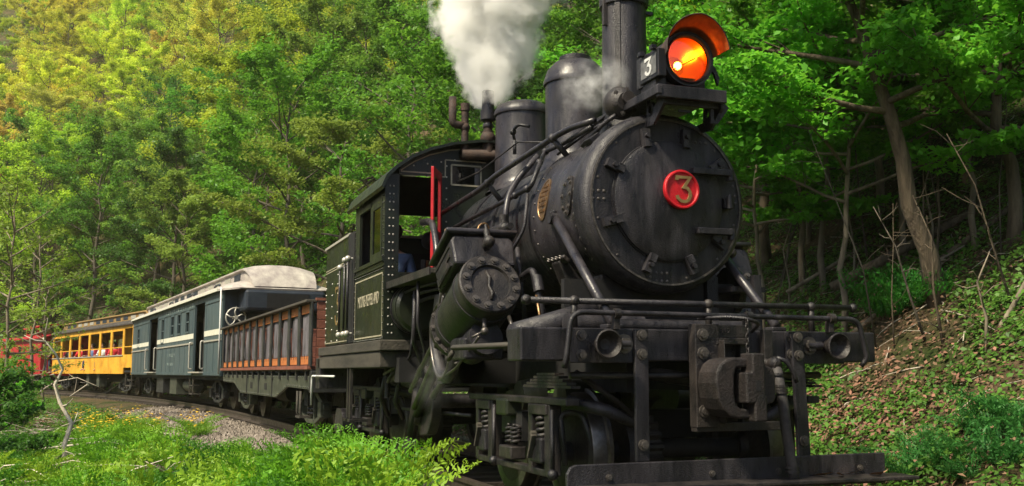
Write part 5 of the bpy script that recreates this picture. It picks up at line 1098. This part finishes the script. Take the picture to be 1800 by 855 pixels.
def tree_meshes(seed, H, CR, leaf, nleaf, bare=.33, lean=0.0, r0=.16, bark='bark_grey', spread=.5, flat=.35, sparse=0):
    """a tapering trunk with two orders of limbs, and leaves gathered in flattened sprays along the outer limbs"""
    g = random.Random(seed); b = M(); tips = []
    pts = [Vector((0, 0, -.4))]; n = 9
    for i in range(1, n + 1): t = i / n; pts.append(Vector((lean * H * t + g.uniform(-.03, .03) * H * .5, g.uniform(-.03, .03) * H * .5, H * t)))
    b.tube(pts, [r0 * (1.25 if i == 0 else 1) * (1 - .9 * i / n) + .012 for i in range(n + 1)], 8)
    nl = int(15 + H * .6)
    for k in range(nl):
        t = bare + (1 - bare) * (k + g.random()) / nl; i = min(n - 1, int(t * n)); f = t * n - i; p = pts[i].lerp(pts[i + 1], f)
        a = k * 2.4 + g.uniform(-.5, .5); prof = math.sin(math.pi * min(1, (.15 + .85 * (t - bare) / (1 - bare)))) ** .6
        Ln = CR * (.35 + .75 * prof) * g.uniform(.7, 1.15); up = .15 + .9 * (t - bare) / (1 - bare) * spread + g.uniform(-.1, .25)
        d = Vector((math.cos(a), math.sin(a), up)).normalized(); q = [p]
        for j in range(1, 6): d = (d + Vector((g.uniform(-.16, .16), g.uniform(-.16, .16), g.uniform(-.10, .14)))).normalized(); q.append(q[-1] + d * Ln / 5)
        rl = r0 * .38 * (1 - .6 * t) + .01; b.tube(q, [rl * (1 - .85 * j / 5) + .006 for j in range(6)], 5, cap=False)
        tips.append(q[-1]); tips.append(q[4].lerp(q[5], .3))
        for j in range(2, 6):
            for _ in range(2):
                d2 = (d + Vector((g.uniform(-1, 1), g.uniform(-1, 1), g.uniform(-.3, .5)))).normalized(); l2 = Ln * g.uniform(.16, .36)
                e = q[j] + d2 * l2 * .5 + Vector((0, 0, g.uniform(-.05, .1))); e2 = q[j] + d2 * l2
                b.tube([q[j], e, e2], [rl * .35, rl * .22, .004], 4, cap=False); tips.append(e2); tips.append(e)
    g2 = np.random.default_rng(seed + 50); T = np.array([tuple(v) for v in tips]); keep = g2.random(len(T)) > sparse; T = T[keep]
    idx = g2.integers(0, len(T), nleaf); rad = CR * g2.uniform(.07, .19, len(T))[idx]
    off = g2.normal(size=(nleaf, 3)); off /= np.linalg.norm(off, axis=1, keepdims=True); off *= (g2.random(nleaf) ** .45 * rad)[:, None]; off[:, 2] *= flat * 1.4
    C = T[idx] + off; N = g2.normal(size=(nleaf, 3)) * .62; N[:, 2] += 1.0
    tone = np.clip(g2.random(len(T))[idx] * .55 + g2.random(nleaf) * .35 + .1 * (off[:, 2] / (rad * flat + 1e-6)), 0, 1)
    L = leaf * g2.uniform(.6, 1.25, nleaf)
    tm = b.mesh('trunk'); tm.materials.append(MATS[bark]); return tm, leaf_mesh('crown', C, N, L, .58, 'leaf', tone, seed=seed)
def place_tree(name, tm, cm, p, rz, sc, colr, label, group=None, tilt=(0, 0)):
    e = empty(name, p, 0, label, 'tree', group); e.rotation_euler = (tilt[0], tilt[1], rz); e.scale = (sc, sc, sc)
    t = bpy.data.objects.new('trunk', tm); COL.objects.link(t); t.parent = e
    c = bpy.data.objects.new('crown', cm); COL.objects.link(c); c.parent = e; c.color = (*colr, 1)
    return e

# ------------------------------------------------------------------ forest on the hillside
FAR = [tree_meshes(100 + i, H, CR, .21, nl, bare, 0, .17, 'bark_grey', sp, .40, spz) for i, (H, CR, nl, bare, sp, spz) in enumerate(((12, 4.2, 24000, .10, .8, .22), (14, 4.6, 27000, .12, .9, .15), (10, 4.4, 25000, .08, .6, .2), (13, 4.0, 21000, .12, 1.0, .25), (12, 4.4, 6000, .2, .7, .45), (13, 5.0, 30000, .10, .7, .12)))]
MID = [tree_meshes(200 + i, H, CR, .15, nl, bare, ln, .13, 'bark_grey', sp, .30, spz) for i, (H, CR, nl, bare, ln, sp, spz) in enumerate(((8, 3.4, 24000, .10, .03, .4, 0), (9, 3.2, 24000, .14, -.04, .5, 0), (7.5, 3.6, 24000, .10, .05, .3, .1), (9, 3.2, 8000, .2, 0, .5, .4)))]
g = random.Random(12); spots = []
def clear_ok(x, y, r): return all((x - a) ** 2 + (y - b_) ** 2 > r * r for a, b_ in spots)
PAL = {'yellow': (.56, .62, .06), 'orange': (.52, .47, .08), 'lime': (.36, .50, .04), 'green': (.115, .29, .026), 'deep': (.06, .17, .026), 'olive': (.20, .31, .042), 'vivid': (.13, .42, .03)}
def zone(px, py, dep):
    h = 'beyond the caboose' if px < 110 else 'beyond the yellow coach' if px < 240 else 'beyond the teal car' if px < 420 else 'beyond the gondola' if px < 600 else 'behind the cab' if px < 860 else 'behind the domes' if px < 1090 else 'right of the headlight' if px < 1450 else 'at the right edge'
    return h, 'high up' if py < 60 else 'midway up' if py < 300 else 'low down'
count = 0; LAB = {}
tries = 0
while count < 285 and tries < 60000:
    tries += 1
    s = g.uniform(10, 175); d = 5.5 + 118 * g.random() ** 1.25
    p = ground_at(s, d); px, py, dep = proj(p + Vector((0, 0, 7)))
    if dep < 14 or not (-220 < px < 2020) or py < -520: continue
    if not clear_ok(p.x, p.y, 2.9 + dep * .012): continue
    near = dep < 42
    if 1240 < px and dep < 32: continue
    spots.append((p.x, p.y)); count += 1
    r_ = g.random()
    if px < 420 and py < 240: kind = 'yellow' if r_ < .62 else 'lime' if r_ < .95 else 'orange'  # yellow partly paints the warm glow and sunlit tops into these crowns
    elif px < 160 and py < 420: kind = 'orange' if r_ < .2 else 'lime' if r_ < .6 else 'olive' if r_ < .8 else 'green'
    elif px < 480: kind = 'olive' if r_ < .35 else 'lime' if r_ < .62 else 'green' if r_ < .85 else 'deep'
    elif px < 640: kind = 'lime' if r_ < .3 else 'olive' if r_ < .5 else 'green' if r_ < .9 else 'yellow'
    elif px < 900: kind = 'green' if r_ < .55 else 'vivid' if r_ < .8 else 'lime'
    else: kind = 'deep' if r_ < .4 else 'green' if r_ < .75 else 'vivid' if r_ < .9 else 'olive'
    c = [min(1, q * g.uniform(.85, 1.15)) for q in PAL[kind]]
    tm, cm = g.choice(MID) if near else (FAR[4] if g.random() < .12 else g.choice(FAR))
    wd = {'yellow': 'bright yellow-green', 'orange': 'orange-tinged', 'lime': 'lime green', 'green': 'mid green', 'deep': 'dark green', 'olive': 'olive green', 'vivid': 'vivid green'}[kind]
    sc = g.uniform(.8, 1.15); h, v = zone(px, py, dep); size = 'small' if sc < .91 else 'tall' if sc > 1.04 else 'medium'
    t = place_tree('leafy_tree', tm, cm, p, g.uniform(0, 6.28), sc, c, '', f'{wd} trees {v} {h}')
    LAB.setdefault(f'{size} {wd} tree {v} {h}', []).append((px, t))
ORD = ['first', 'second', 'third', 'fourth', 'fifth', 'sixth', 'seventh', 'eighth', 'ninth', 'tenth']
for lb, lst in LAB.items():
    lst.sort(key=lambda q: q[0])
    for i, (px, t) in enumerate(lst): t['label'] = lb if len(lst) == 1 else lb + f', {ORD[min(i, 9)]} from left'

# ------------------------------------------------------------------ the right-hand bank: nearer trees
def ground_hit(px, py):
    d = CE @ Vector(((px - 900) / 1780, -(py - 427.5) / 1780, -1)); t = 3.0
    while t < 120:
        q = CP + d * t; s, dd = xy_to_sd(q.x, q.y)
        if q.z < height_sd(s, dd, q.x, q.y): return ground_at(s, dd)
        t += .15
    return ground_at(20, 20)
NEAR = [tree_meshes(300 + i, H, CR, .105, nl, bare, ln, r0, bk, sp, .22, spz) for i, (H, CR, nl, bare, ln, r0, bk, sp, spz) in enumerate((
    (5.2, 2.4, 19000, .40, -.30, .115, 'bark', .12, .0), (4.8, 2.0, 16000, .36, .02, .045, 'bark_pale', .1, 0), (5.0, 2.1, 16000, .40, -.02, .042, 'bark_pale', .1, 0), (4.4, 2.6, 22000, .26, .04, .08, 'bark', .08, .05), (3.6, 1.9, 17000, .42, -.06, .030, 'bark_pale', -.05, .0)))]
for (px, py, k, sc, rz, kind, lb) in (
    (1652, 530, 0, 1.0, .0, 'vivid', 'leaning brown-barked tree with a thick trunk on the right bank'),
    (1415, 520, 1, 1.0, .6, 'vivid', 'slim pale-trunked tree just right of the smokebox'),
    (1452, 520, 2, 1.05, 2.2, 'green', 'second slim pale-trunked tree beside the leaning trunk'),
    (1350, 470, 3, 1.1, 1.0, 'vivid', 'spreading bright green tree behind the smokebox front'),
    (1780, 430, 3, 1.05, 3.3, 'vivid', 'dark-limbed tree reaching in at the right edge'),
    (1545, 380, 1, 1.25, 4.0, 'green', 'slender tree above the leaning trunk on the bank'),
    (1700, 330, 3, 1.1, 5.0, 'green', 'broad leafy tree higher on the bank at right'),
    (1300, 390, 2, 1.2, 1.9, 'green', 'thin tree behind the headlight shelf'),
    (1345, 600, 4, 1.0, .4, 'vivid', 'low leafy sapling hanging beside the smokebox rim'),
    (1480, 590, 4, 1.1, 2.6, 'vivid', 'low leafy sapling in front of the slim pale trunks'),
    (1590, 470, 4, 1.15, 4.1, 'vivid', 'leafy sapling just left of the leaning trunk'),
    (1720, 440, 4, 1.1, 5.3, 'green', 'leafy sapling right of the leaning trunk'),
    (1420, 430, 4, 1.3, 1.2, 'lime', 'yellowish leafy sapling behind the slim pale trunks')):
    p = ground_hit(px, py); tm, cm = NEAR[k]; place_tree('bank_tree', tm, cm, p, rz, sc, [q * random.Random(px).uniform(.9, 1.1) for q in PAL[kind]], lb)

# ------------------------------------------------------------------ undergrowth, litter, fallen wood
def scatter(name, n, region, leaf, m, label, cat, seed, hgt=.4, clump=.28, per=26, flat=False, mask=None):
    g = np.random.default_rng(seed); Cs = []; Ls = []; tn = []; Ns = []
    k = 0
    for _ in range(n):
        s, d = region(g); x, y = sd_point(s, d); z = height_sd(s, d, x, y)
        if mask and not mask(x, y, s, d, g): continue
        q = per if not flat else 1; hh = hgt * g.uniform(.4, 1.3); cr = clump * g.uniform(.6, 1.4); t0 = g.random()
        o = g.normal(size=(q, 3)) * np.array([cr * .5, cr * .5, 0]); hz = hh * (1 - np.clip((o[:, 0] ** 2 + o[:, 1] ** 2) / (cr * cr * 1.2), 0, .9)) * g.uniform(.25, 1, q) if not flat else g.uniform(.005, .04, q)
        slope_z = np.array([0.0] * q)
        if d > 2.6 and not flat:
            a = track(s)[2]; slope_z = .7 * (o[:, 0] * math.cos(a) + o[:, 1] * math.sin(a))
        Cs.append(np.array([x, y, z]) + o + np.stack([0 * hz, 0 * hz, hz + slope_z], 1)); Ls.append(leaf * g.uniform(.6, 1.4, q)); tn.append(np.clip(t0 * .6 + g.random(q) * .4, 0, 1))
        nn_ = g.normal(size=(q, 3)) * (.45 if not flat else .35) + np.array([0, 0, 1.0])
        if d > 2.6: a = track(s)[2]; nn_ += np.array([-.6 * math.cos(a), -.6 * math.sin(a), 0])
        Ns.append(nn_)
    me = leaf_mesh(name, np.concatenate(Cs), np.concatenate(Ns), np.concatenate(Ls), .6 if not flat else .55, m, np.concatenate(tn), seed=seed)
    o = link(name, me, None); tag(o, label, cat, kind='stuff'); return o
patch = lambda x, y: fbm(x * .45 + 3, y * .45, 5, 3)
scatter('bank_undergrowth', 12000, lambda g: (g.uniform(-3, 38), 2.9 + 21 * g.random() ** 1.3), .065, 'undergrowth_leaf', 'low green undergrowth covering the right bank', 'undergrowth', 21, .28, .34, 40, mask=lambda x, y, s, d, g: patch(x, y) > (-.48 if d > 6.5 else -.20))
scatter('slope_undergrowth', 5200, lambda g: (g.uniform(30, 170), 3.5 + 95 * g.random()), .34, 'undergrowth_leaf', 'dark green undergrowth beneath the trees on the far slope', 'undergrowth', 22, 1.0, 1.5, 26)
scatter('leaf_litter', 90000, lambda g: (g.uniform(-2, 22), 2.2 + 10 * g.random() ** 1.4), .062, 'litter', 'brown dry leaf litter spread over the right bank', 'leaf litter', 23, flat=True, mask=lambda x, y, s, d, g: fbm(x * .9, y * .9, 2, 3) + g.normal() * .18 > -.02)
scatter('verge_growth', 2600, lambda g: (g.uniform(4, 62), -2.9 - 11 * g.random()), .085, 'undergrowth_leaf', 'short green growth on the left trackside verge', 'undergrowth', 24, .22, .34, 24, mask=lambda x, y, s, d, g: patch(x * 1.4, y * 1.4) > -.25 and not (d > -3.6 and 12 < s < 34 and g.random() < .7))
q_ = ground_hit(1500, 735); qs, qd = xy_to_sd(q_.x, q_.y)
scatter('rusty_litter', 3200, lambda g: (qs + g.normal() * 1.0, max(2.1, qd + g.normal() * .55)), .065, 'rusty_leaf', 'patch of rusty red-brown dead leaves beside the footboard end', 'leaf litter', 27, flat=True)
scatter('verge_litter', 9000, lambda g: (g.uniform(4, 40), -2.4 - 8 * g.random()), .075, 'litter', 'dry leaves and bits of straw on the left verge', 'leaf litter', 25, flat=True)

# straw and twigs on the verge and on the bank (too many to count)
tw = M(); g = random.Random(31)
for i in range(1700):
    if i < 620: s, d = g.uniform(8, 40), -2.5 - 6 * g.random()
    else: s, d = g.uniform(-2, 24), 2.6 + 9 * g.random()
    p = ground_at(s, d); a = g.uniform(0, 6.28); L_ = g.uniform(.15, .7); u = Vector((math.cos(a), math.sin(a), g.uniform(-.05, .25))); 
    if d > 0: u.z += .6 * u.x
    p = p + Vector((0, 0, .02)); r_ = g.uniform(.003, .009); tw.tube([p - u * L_ * .5, p + Vector((g.uniform(-.04, .04), g.uniform(-.04, .04), .02)), p + u * L_ * .5], [r_, r_, r_ * .5], 4, cap=False)
tag(tw.build('twigs', 'dead_wood', kind='stuff'), 'pale dry twigs and straw lying on the ground', 'twigs')

tw = M(); g = random.Random(57)
for i in range(170):
    p = ground_at(g.uniform(11, 24), -2.9 - 4.2 * g.random()); 
    if proj(p)[0] > 330: continue
    a = g.uniform(0, 6.28); L_ = g.uniform(.4, 1.3); u = Vector((math.cos(a), math.sin(a), g.uniform(-.02, .45))); p = p + Vector((0, 0, g.uniform(.05, .22))); r_ = g.uniform(.005, .013)
    tw.tube([p - u * L_ * .5, p + Vector((g.uniform(-.1, .1), g.uniform(-.1, .1), g.uniform(0, .08))), p + u * L_ * .5], [r_, r_ * .8, r_ * .3], 5, cap=False)
tag(tw.build('dry_sticks', 'bleached_wood', kind='stuff'), 'heap of long bleached sticks among the weeds at lower left', 'sticks')
def branch(name, base, path, r, m, label, cat, twigs=5, seed=0):
    g = random.Random(seed); b = M(); P = [Vector(base) + Vector(q) for q in path]
    b.tube(P, [r * (1 - .75 * i / (len(P) - 1)) for i in range(len(P))], 7)
    for k in range(twigs):
        i = g.randrange(1, len(P)); q = P[i - 1].lerp(P[i], g.random()); d = Vector((g.uniform(-1, 1), g.uniform(-1, 1), g.uniform(-.1, .9))).normalized(); L_ = g.uniform(.15, .5) * (P[-1] - P[0]).length * .5
        b.tube([q, q + d * L_ * .5 + Vector((0, 0, g.uniform(-.05, .05))), q + d * L_], [r * .4, r * .25, r * .08], 5)
    return tag(b.build(name, m), label, cat)
p = ground_hit(118, 822)
branch('dead_sapling', p, [(0, 0, -.1), (-.06, .0, .30), (.02, .1, .62), (-.16, .2, .92), (-.24, .2, 1.18), (-.14, .15, 1.40), (-.24, .1, 1.62), (-.42, .0, 1.86)], .042, 'bleached_wood', 'bare bleached sapling standing in the weeds at left', 'dead tree', 7, 4)
p = ground_hit(110, 812)
branch('dead_branch', p, [(-1.3, -.3, .05), (-.6, .1, .16), (0, 0, .22), (.6, .1, .28), (1.2, .3, .16)], .028, 'bleached_wood', 'bleached fallen branch lying across the foot of the bare sapling', 'branch', 7, 8)
p = ground_hit(20, 800)
branch('dead_branch', p, [(-.4, -.2, .0), (-.1, 0, .35), (.1, .1, .3), (.25, 0, -.05)], .025, 'dead_wood', 'arched dead twig at the lower left corner', 'branch', 5, 9)
p = ground_hit(130, 700)
for k, (dx, dz, lb) in enumerate(((0, 0, 'tangle of dead branches below the yellow coach'), (1.6, .1, 'bare branch leaning by the coach underframe'), (3.0, 0, 'low dead branch right of the coach tangle'))):
    branch('dead_branch', p + Vector((dx, .4 * k, 0)), [(-1.8, 0, .05), (-.9, .2, .75), (.1, 0, .95), (1.0, -.2, .55), (1.7, -.1, .15)], .035, 'dead_wood', lb, 'branch', 9, 14 + k)
for k, (px, py, L_, a, r_, lb) in enumerate(((1700, 400, 5.5, 28, .075, 'long dark fallen log slanting up the right bank'), (1740, 420, 4.5, 36, .055, 'thinner fallen log beside the long one'), (1560, 560, 2.2, 38, .04, 'short fallen limb near the ferns on the bank'), (1500, 470, 3.0, 30, .035, 'fallen limb between the pale trunks'), (1780, 560, 2.0, 60, .04, 'broken limb near the right edge'))):
    p = ground_hit(px, py); u = Vector((math.cos(R(a)), -.25, math.sin(R(a))))
    branch('fallen_log', p, [tuple(-u * L_ * .4 + Vector((0, 0, .1))), (0, 0, .12), tuple(u * L_ * .35 + Vector((0, 0, .2))), tuple(u * L_ * .6 + Vector((0, 0, .12)))], r_, 'bark' if k < 2 else 'bark_pale', lb, 'log', 3, 40 + k)
# brush saplings with bare twigs on the right bank
for k, (px, py, h, lb) in enumerate(((1735, 640, 1.1, 'bare arching sapling at the lower right'), (1640, 470, 1.6, 'thin bare sapling left of the thick trunk'), (1385, 560, 1.5, 'thin bare sapling behind the right handrail'), (1500, 520, 1.8, 'pale bare sapling between the slim trunks and the ferns'))):
    p = ground_hit(px, py); branch('bare_sapling', p, [(0, 0, -.1), (.05, 0, h * .35), (-.05, 0, h * .7), (.1, -.05, h)], .022, 'bark_pale', lb, 'sapling', 9, 60 + k)

for k in range(15):
    gk = random.Random(900 + k); px, py = gk.uniform(1330, 1790), gk.uniform(400, 640); h = gk.uniform(1.2, 3.0); p = ground_hit(px, py); ln = gk.uniform(-.35, .35)
    b = branch('brush_stem', p, [(0, 0, -.1), (ln * h * .3, gk.uniform(-.1, .1), h * .35), (ln * h * .8, 0, h * .7), (ln * h * 1.3, gk.uniform(-.2, .2), h)], gk.uniform(.010, .022), gk.choice(['bark', 'bark_grey', 'bark_grey']), '', 'sapling', 12, 910 + k); b['group'] = 'bare stems on the right bank'
    b['_px'] = px
sts = sorted([o for o in bpy.data.objects if o.name.startswith('brush_stem')], key=lambda o: o['_px'])
NUM = ['first', 'second', 'third', 'fourth', 'fifth', 'sixth', 'seventh', 'eighth', 'ninth', 'tenth', 'eleventh', 'twelfth', 'thirteenth', 'fourteenth', 'fifteenth', 'sixteenth', 'seventeenth', 'eighteenth', 'nineteenth', 'twentieth', 'twenty-first', 'last']
for i, o in enumerate(sts): o['label'] = f'thin bare stem on the right bank, {NUM[i]} from the left'; del o['_px']
# ------------------------------------------------------------------ feathery weeds in the foreground
def weed_mesh(seed, h, nf, m='weed_leaf'):
    g = np.random.default_rng(seed); C = []; N = []; L = []; tn = []; T = []
    for f in range(nf):
        a = g.uniform(0, 6.28); el = g.uniform(.70, 1.45); Ln = h * g.uniform(.6, 1.3); t0 = g.random()
        d = np.array([math.cos(a) * math.cos(el), math.sin(a) * math.cos(el), math.sin(el)]); sidev = np.array([-math.sin(a), math.cos(a), 0])
        for i in range(3, 15):
            t = i / 14; p = d * Ln * t + np.array([math.cos(a), math.sin(a), -.9]) * Ln * .28 * t * t
            wl_ = Ln * .42 * math.sin(math.pi * (t * .86 + .12)) ** .8
            for sgn in (-1, 1):
                for q in (.2, .42, .64, .86):
                    for k in (-1, 1):
                        C.append(p + sidev * sgn * wl_ * q + d * wl_ * (.30 * q + .08 * k)); T.append(sidev * sgn * .6 + d * .6 * k + d * .4)
                        up = np.cross(d, sidev); N.append((up if up[2] > 0 else -up) + g.normal(size=3) * .45); L.append(wl_ * (.25 - .10 * q) + .009); tn.append(min(1, t0 * .4 + .35 * t + g.random() * .25))
    return leaf_mesh('fronds', np.array(C), np.array(N), np.array(L), .36, m, np.array(tn), .2, seed)
WEED = [weed_mesh(400 + i, h, nf) for i, (h, nf) in enumerate(((.62, 10), (.72, 11), (.55, 10), (.80, 10), (.60, 12)))]
def weed(p, sc, rz, colr, label, group, name='feathery_weed'):
    o = bpy.data.objects.new(name, g_.choice(WEED)); COL.objects.link(o); o.location = p; o.scale = (sc, sc, sc * g_.uniform(.9, 1.15)); o.rotation_euler = (g_.uniform(-.1, .1), g_.uniform(-.1, .1), rz); o.color = (*colr, 1)
    return tag(o, label, 'weed', group)
g_ = random.Random(77); n = 0; tries = 0; wspots = []
while n < 190 and tries < 20000:
    tries += 1; X = g_.uniform(-3.4, 2.35); Y = g_.uniform(5.2, 21)
    s, d = xy_to_sd(X, Y); p = ground_at(s, d); px, py, dep = proj(p + Vector((0, 0, .4)))
    if not (-80 < px < 960) or py > 960 or d > -1.30: continue
    if py < 735 and px < 520: continue
    if 300 < px < 560 and py < 775: continue
    if px < 330 and g_.random() < .72: continue
    if px < 120 and g_.random() < .6: continue
    if any((X - a) ** 2 + (Y - b_) ** 2 < .26 ** 2 for a, b_ in wspots): continue
    wspots.append((X, Y)); n += 1; t = g_.random()
    colr = g_.choice([(.11, .30, .018), (.17, .38, .022), (.24, .41, .028), (.06, .20, .016), (.14, .36, .02)]) if px < 720 else (.06, .28, .022)
    sc = g_.uniform(.7, 1.2) * (1.0 if Y > 9 else 1.25) * (.42 if px > 720 else .80 if px > 540 else .72)
    where = 'below the caboose' if px < 95 else 'below the yellow coach' if px < 230 else 'below the teal car' if px < 390 else 'below the gondola' if px < 560 else 'before the rear truck' if px < 680 else 'before the crank disc' if px < 790 else 'at the front truck'
    row = 'nearest row' if dep < 8.5 else 'middle rows' if dep < 12.5 else 'farthest rows'; tone = 'yellowish' if colr[0] > .18 else 'bright green' if colr[1] > .27 else 'darker green'
    weed(p, sc, g_.uniform(0, 6.28), colr, f'feathery {tone} weed {where}, in the {row} of weeds', f'{tone} feathery weeds {where} {row}')
for k, (px, py, sc) in enumerate(((1590, 850, .6), (1640, 845, .7), (1700, 838, .6), (1760, 830, .8), (1660, 820, .5), (1730, 770, .7), (1790, 760, .8), (1560, 560, 1.0), (1600, 540, 1.2), (1350, 640, .9), (1440, 640, 1.0))):
    p = ground_hit(px, min(py + 15, 850)); weed(p, sc, g_.uniform(0, 6.28), (.05, .20, .04) if k < 7 else (.035, .19, .02), (f'low green fern in the lower right corner, {NUM[[0, 1, 3, 5, 2, 4, 6][k]]} from the left' if k < 7 else ['green fern beyond the beam end, nearer the fallen limb', 'green fern beside the thick leaning trunk', 'green fern behind the right handrail', 'green fern below the beam end at right'][k - 7]), 'ferns at the lower right' if k < 7 else 'ferns by the beam end', 'fern')
# yellow-flowered plants
def flower_mesh(seed):
    g = np.random.default_rng(seed); b = M()
    for i in range(7):
        x, y = g.normal(size=2) * .17; h = g.uniform(.16, .48)
        for k in range(9):
            q = Vector((x, y, h)) + Vector(g.normal(size=3) * .045); r_ = g.uniform(.014, .026); a = g.uniform(0, 3)
            b.add([q + Vector((math.cos(a + j * 1.57) * r_, math.sin(a + j * 1.57) * r_, g.uniform(-.008, .008))) for j in range(4)], [(0, 1, 2, 3)], False)
    return b.mesh('blossom')
FL = [flower_mesh(500 + i) for i in range(3)]
for me in FL: me.materials.append(MATS['flower_yellow'])
for k, (px, py) in enumerate(((140, 735), (160, 745), (185, 765), (215, 735), (240, 740), (255, 745), (150, 760), (200, 750), (340, 745), (345, 755), (175, 735), (230, 760))):
    p = ground_hit(px, py + 18); lb, gp = ('yellow-flowered plant behind the bare sapling', 'yellow flowers behind the sapling') if px < 300 else ('yellow-flowered plant at the edge of the gravel', 'yellow flowers by the gravel')
    e = empty('flowering_weed', p, g_.uniform(0, 6), lb, 'flower', gp); e.scale = (1.5, 1.5, 1.1)
    o = inst('blossom', FL[k % 3], e, (0, 0, 0)); o = inst('fronds', WEED[k % 5], e, (0, 0, 0), scale=(.6, .6, .6)); o.color = (.16, .34, .03, 1)

# bushes and thin trees at the left edge, on the near side of the track
BUSH = [tree_meshes(600 + i, 1.6, 1.1, .10, 5200, .08, 0, .03, 'bark_grey', .5, .6, 0) for i in range(2)]
for k, (px, py, dep, sc, kind, lb) in enumerate(((-55, 745, 17, .75, 'green', 'dense green bush at the left edge below the caboose'), (-30, 770, 14, .7, 'deep', 'dark bush cut by the left edge of the picture'), (-10, 735, 20, .6, 'vivid', 'bright green bush behind the edge bush'), (-30, 700, 26, .9, 'green', 'taller bush half hidden at the far left'), (30, 715, 24, .45, 'olive', 'olive bush in front of the caboose wheels'))):
    d = CE @ Vector(((px - 900) / 1780, -(py - 427.5) / 1780, -1)); q = CP + d * dep; s, dd = xy_to_sd(q.x, q.y); q.z = height_sd(s, dd, q.x, q.y)
    place_tree('bush', *BUSH[k % 2], q, k * 1.3, sc, PAL[kind], lb)['category'] = 'bush'
THIN = tree_meshes(650, 6.0, 1.5, .13, 1500, .25, .02, .05, 'bark_pale', .6, .5, .3)
for k, (px, dep, sc, lb) in enumerate(((48, 27, .85, 'thin half-bare sapling in front of the caboose'), (10, 24, .9, 'thin half-bare sapling at the left edge'), (75, 33, .7, 'slight sapling between the caboose and the coach'))):
    d = CE @ Vector(((px - 900) / 1780, -(700 - 427.5) / 1780, -1)); q = CP + d * dep; s, dd = xy_to_sd(q.x, q.y); q.z = height_sd(s, dd, q.x, q.y)
    place_tree('thin_tree', *THIN, q, k * 2.1, sc, PAL['olive'], lb)

# ------------------------------------------------------------------ steam
st = M().lathe([(0, .0005), (0, .22), (.12, .42), (.4, .70), (1.0, 1.0), (2.0, 1.3), (3.4, 1.6), (3.4, .0005)], (0, 0, 0), (.12, 0, 1), 32).build('steam_plume', 'steam'); st.location = LO.location + Vector((-.30, 4.03, 3.84))
tag(st, 'tall billowing white steam plume rising above the cab', 'steam', kind='stuff')
def puff(name, p, radii, m, label):
    o = M().sphere((0, 0, 0), 1.0, 14).build(name, m); 
    for v in o.data.vertices: v.co = Vector((v.co.x * radii[0], v.co.y * radii[1], v.co.z * radii[2]))
    o.location = LO.location + Vector(p); return tag(o, label, 'steam', kind='stuff')
puff('steam_puff', (-.36, 1.10, 3.32), (.28, .46, .22), 'steam_thin', 'small puff of steam leaking beside the smokestack')
puff('steam_wisp', (-1.36, 2.2, .95), (.25, .3, .3), 'steam_wisp', 'faint wisp of steam below the engine cylinder')

# ------------------------------------------------------------------ air: thin warm haze round the whole place
lo = Vector((1e9,) * 3); hi = Vector((-1e9,) * 3)
for v in ground.data.vertices:
    for i in range(3): lo[i] = min(lo[i], v.co[i]); hi[i] = max(hi[i], v.co[i])
m, nt, b = nmat('haze'); nt.nodes.remove(b); pv = nt.nodes.new("ShaderNodeVolumePrincipled"); pv.inputs['Color'].default_value = (1, .95, .74, 1); pv.inputs['Density'].default_value = .0004; pv.inputs['Anisotropy'].default_value = .25
nt.links.new(pv.outputs[0], nt.nodes["Material Output"].inputs['Volume'])
hz = M().bx(lo.x - 6, hi.x + 6, lo.y - 6, hi.y + 6, lo.z - 1, hi.z + 22).build('haze', 'haze', kind='stuff'); tag(hz, 'thin warm haze hanging in the valley air', 'haze')
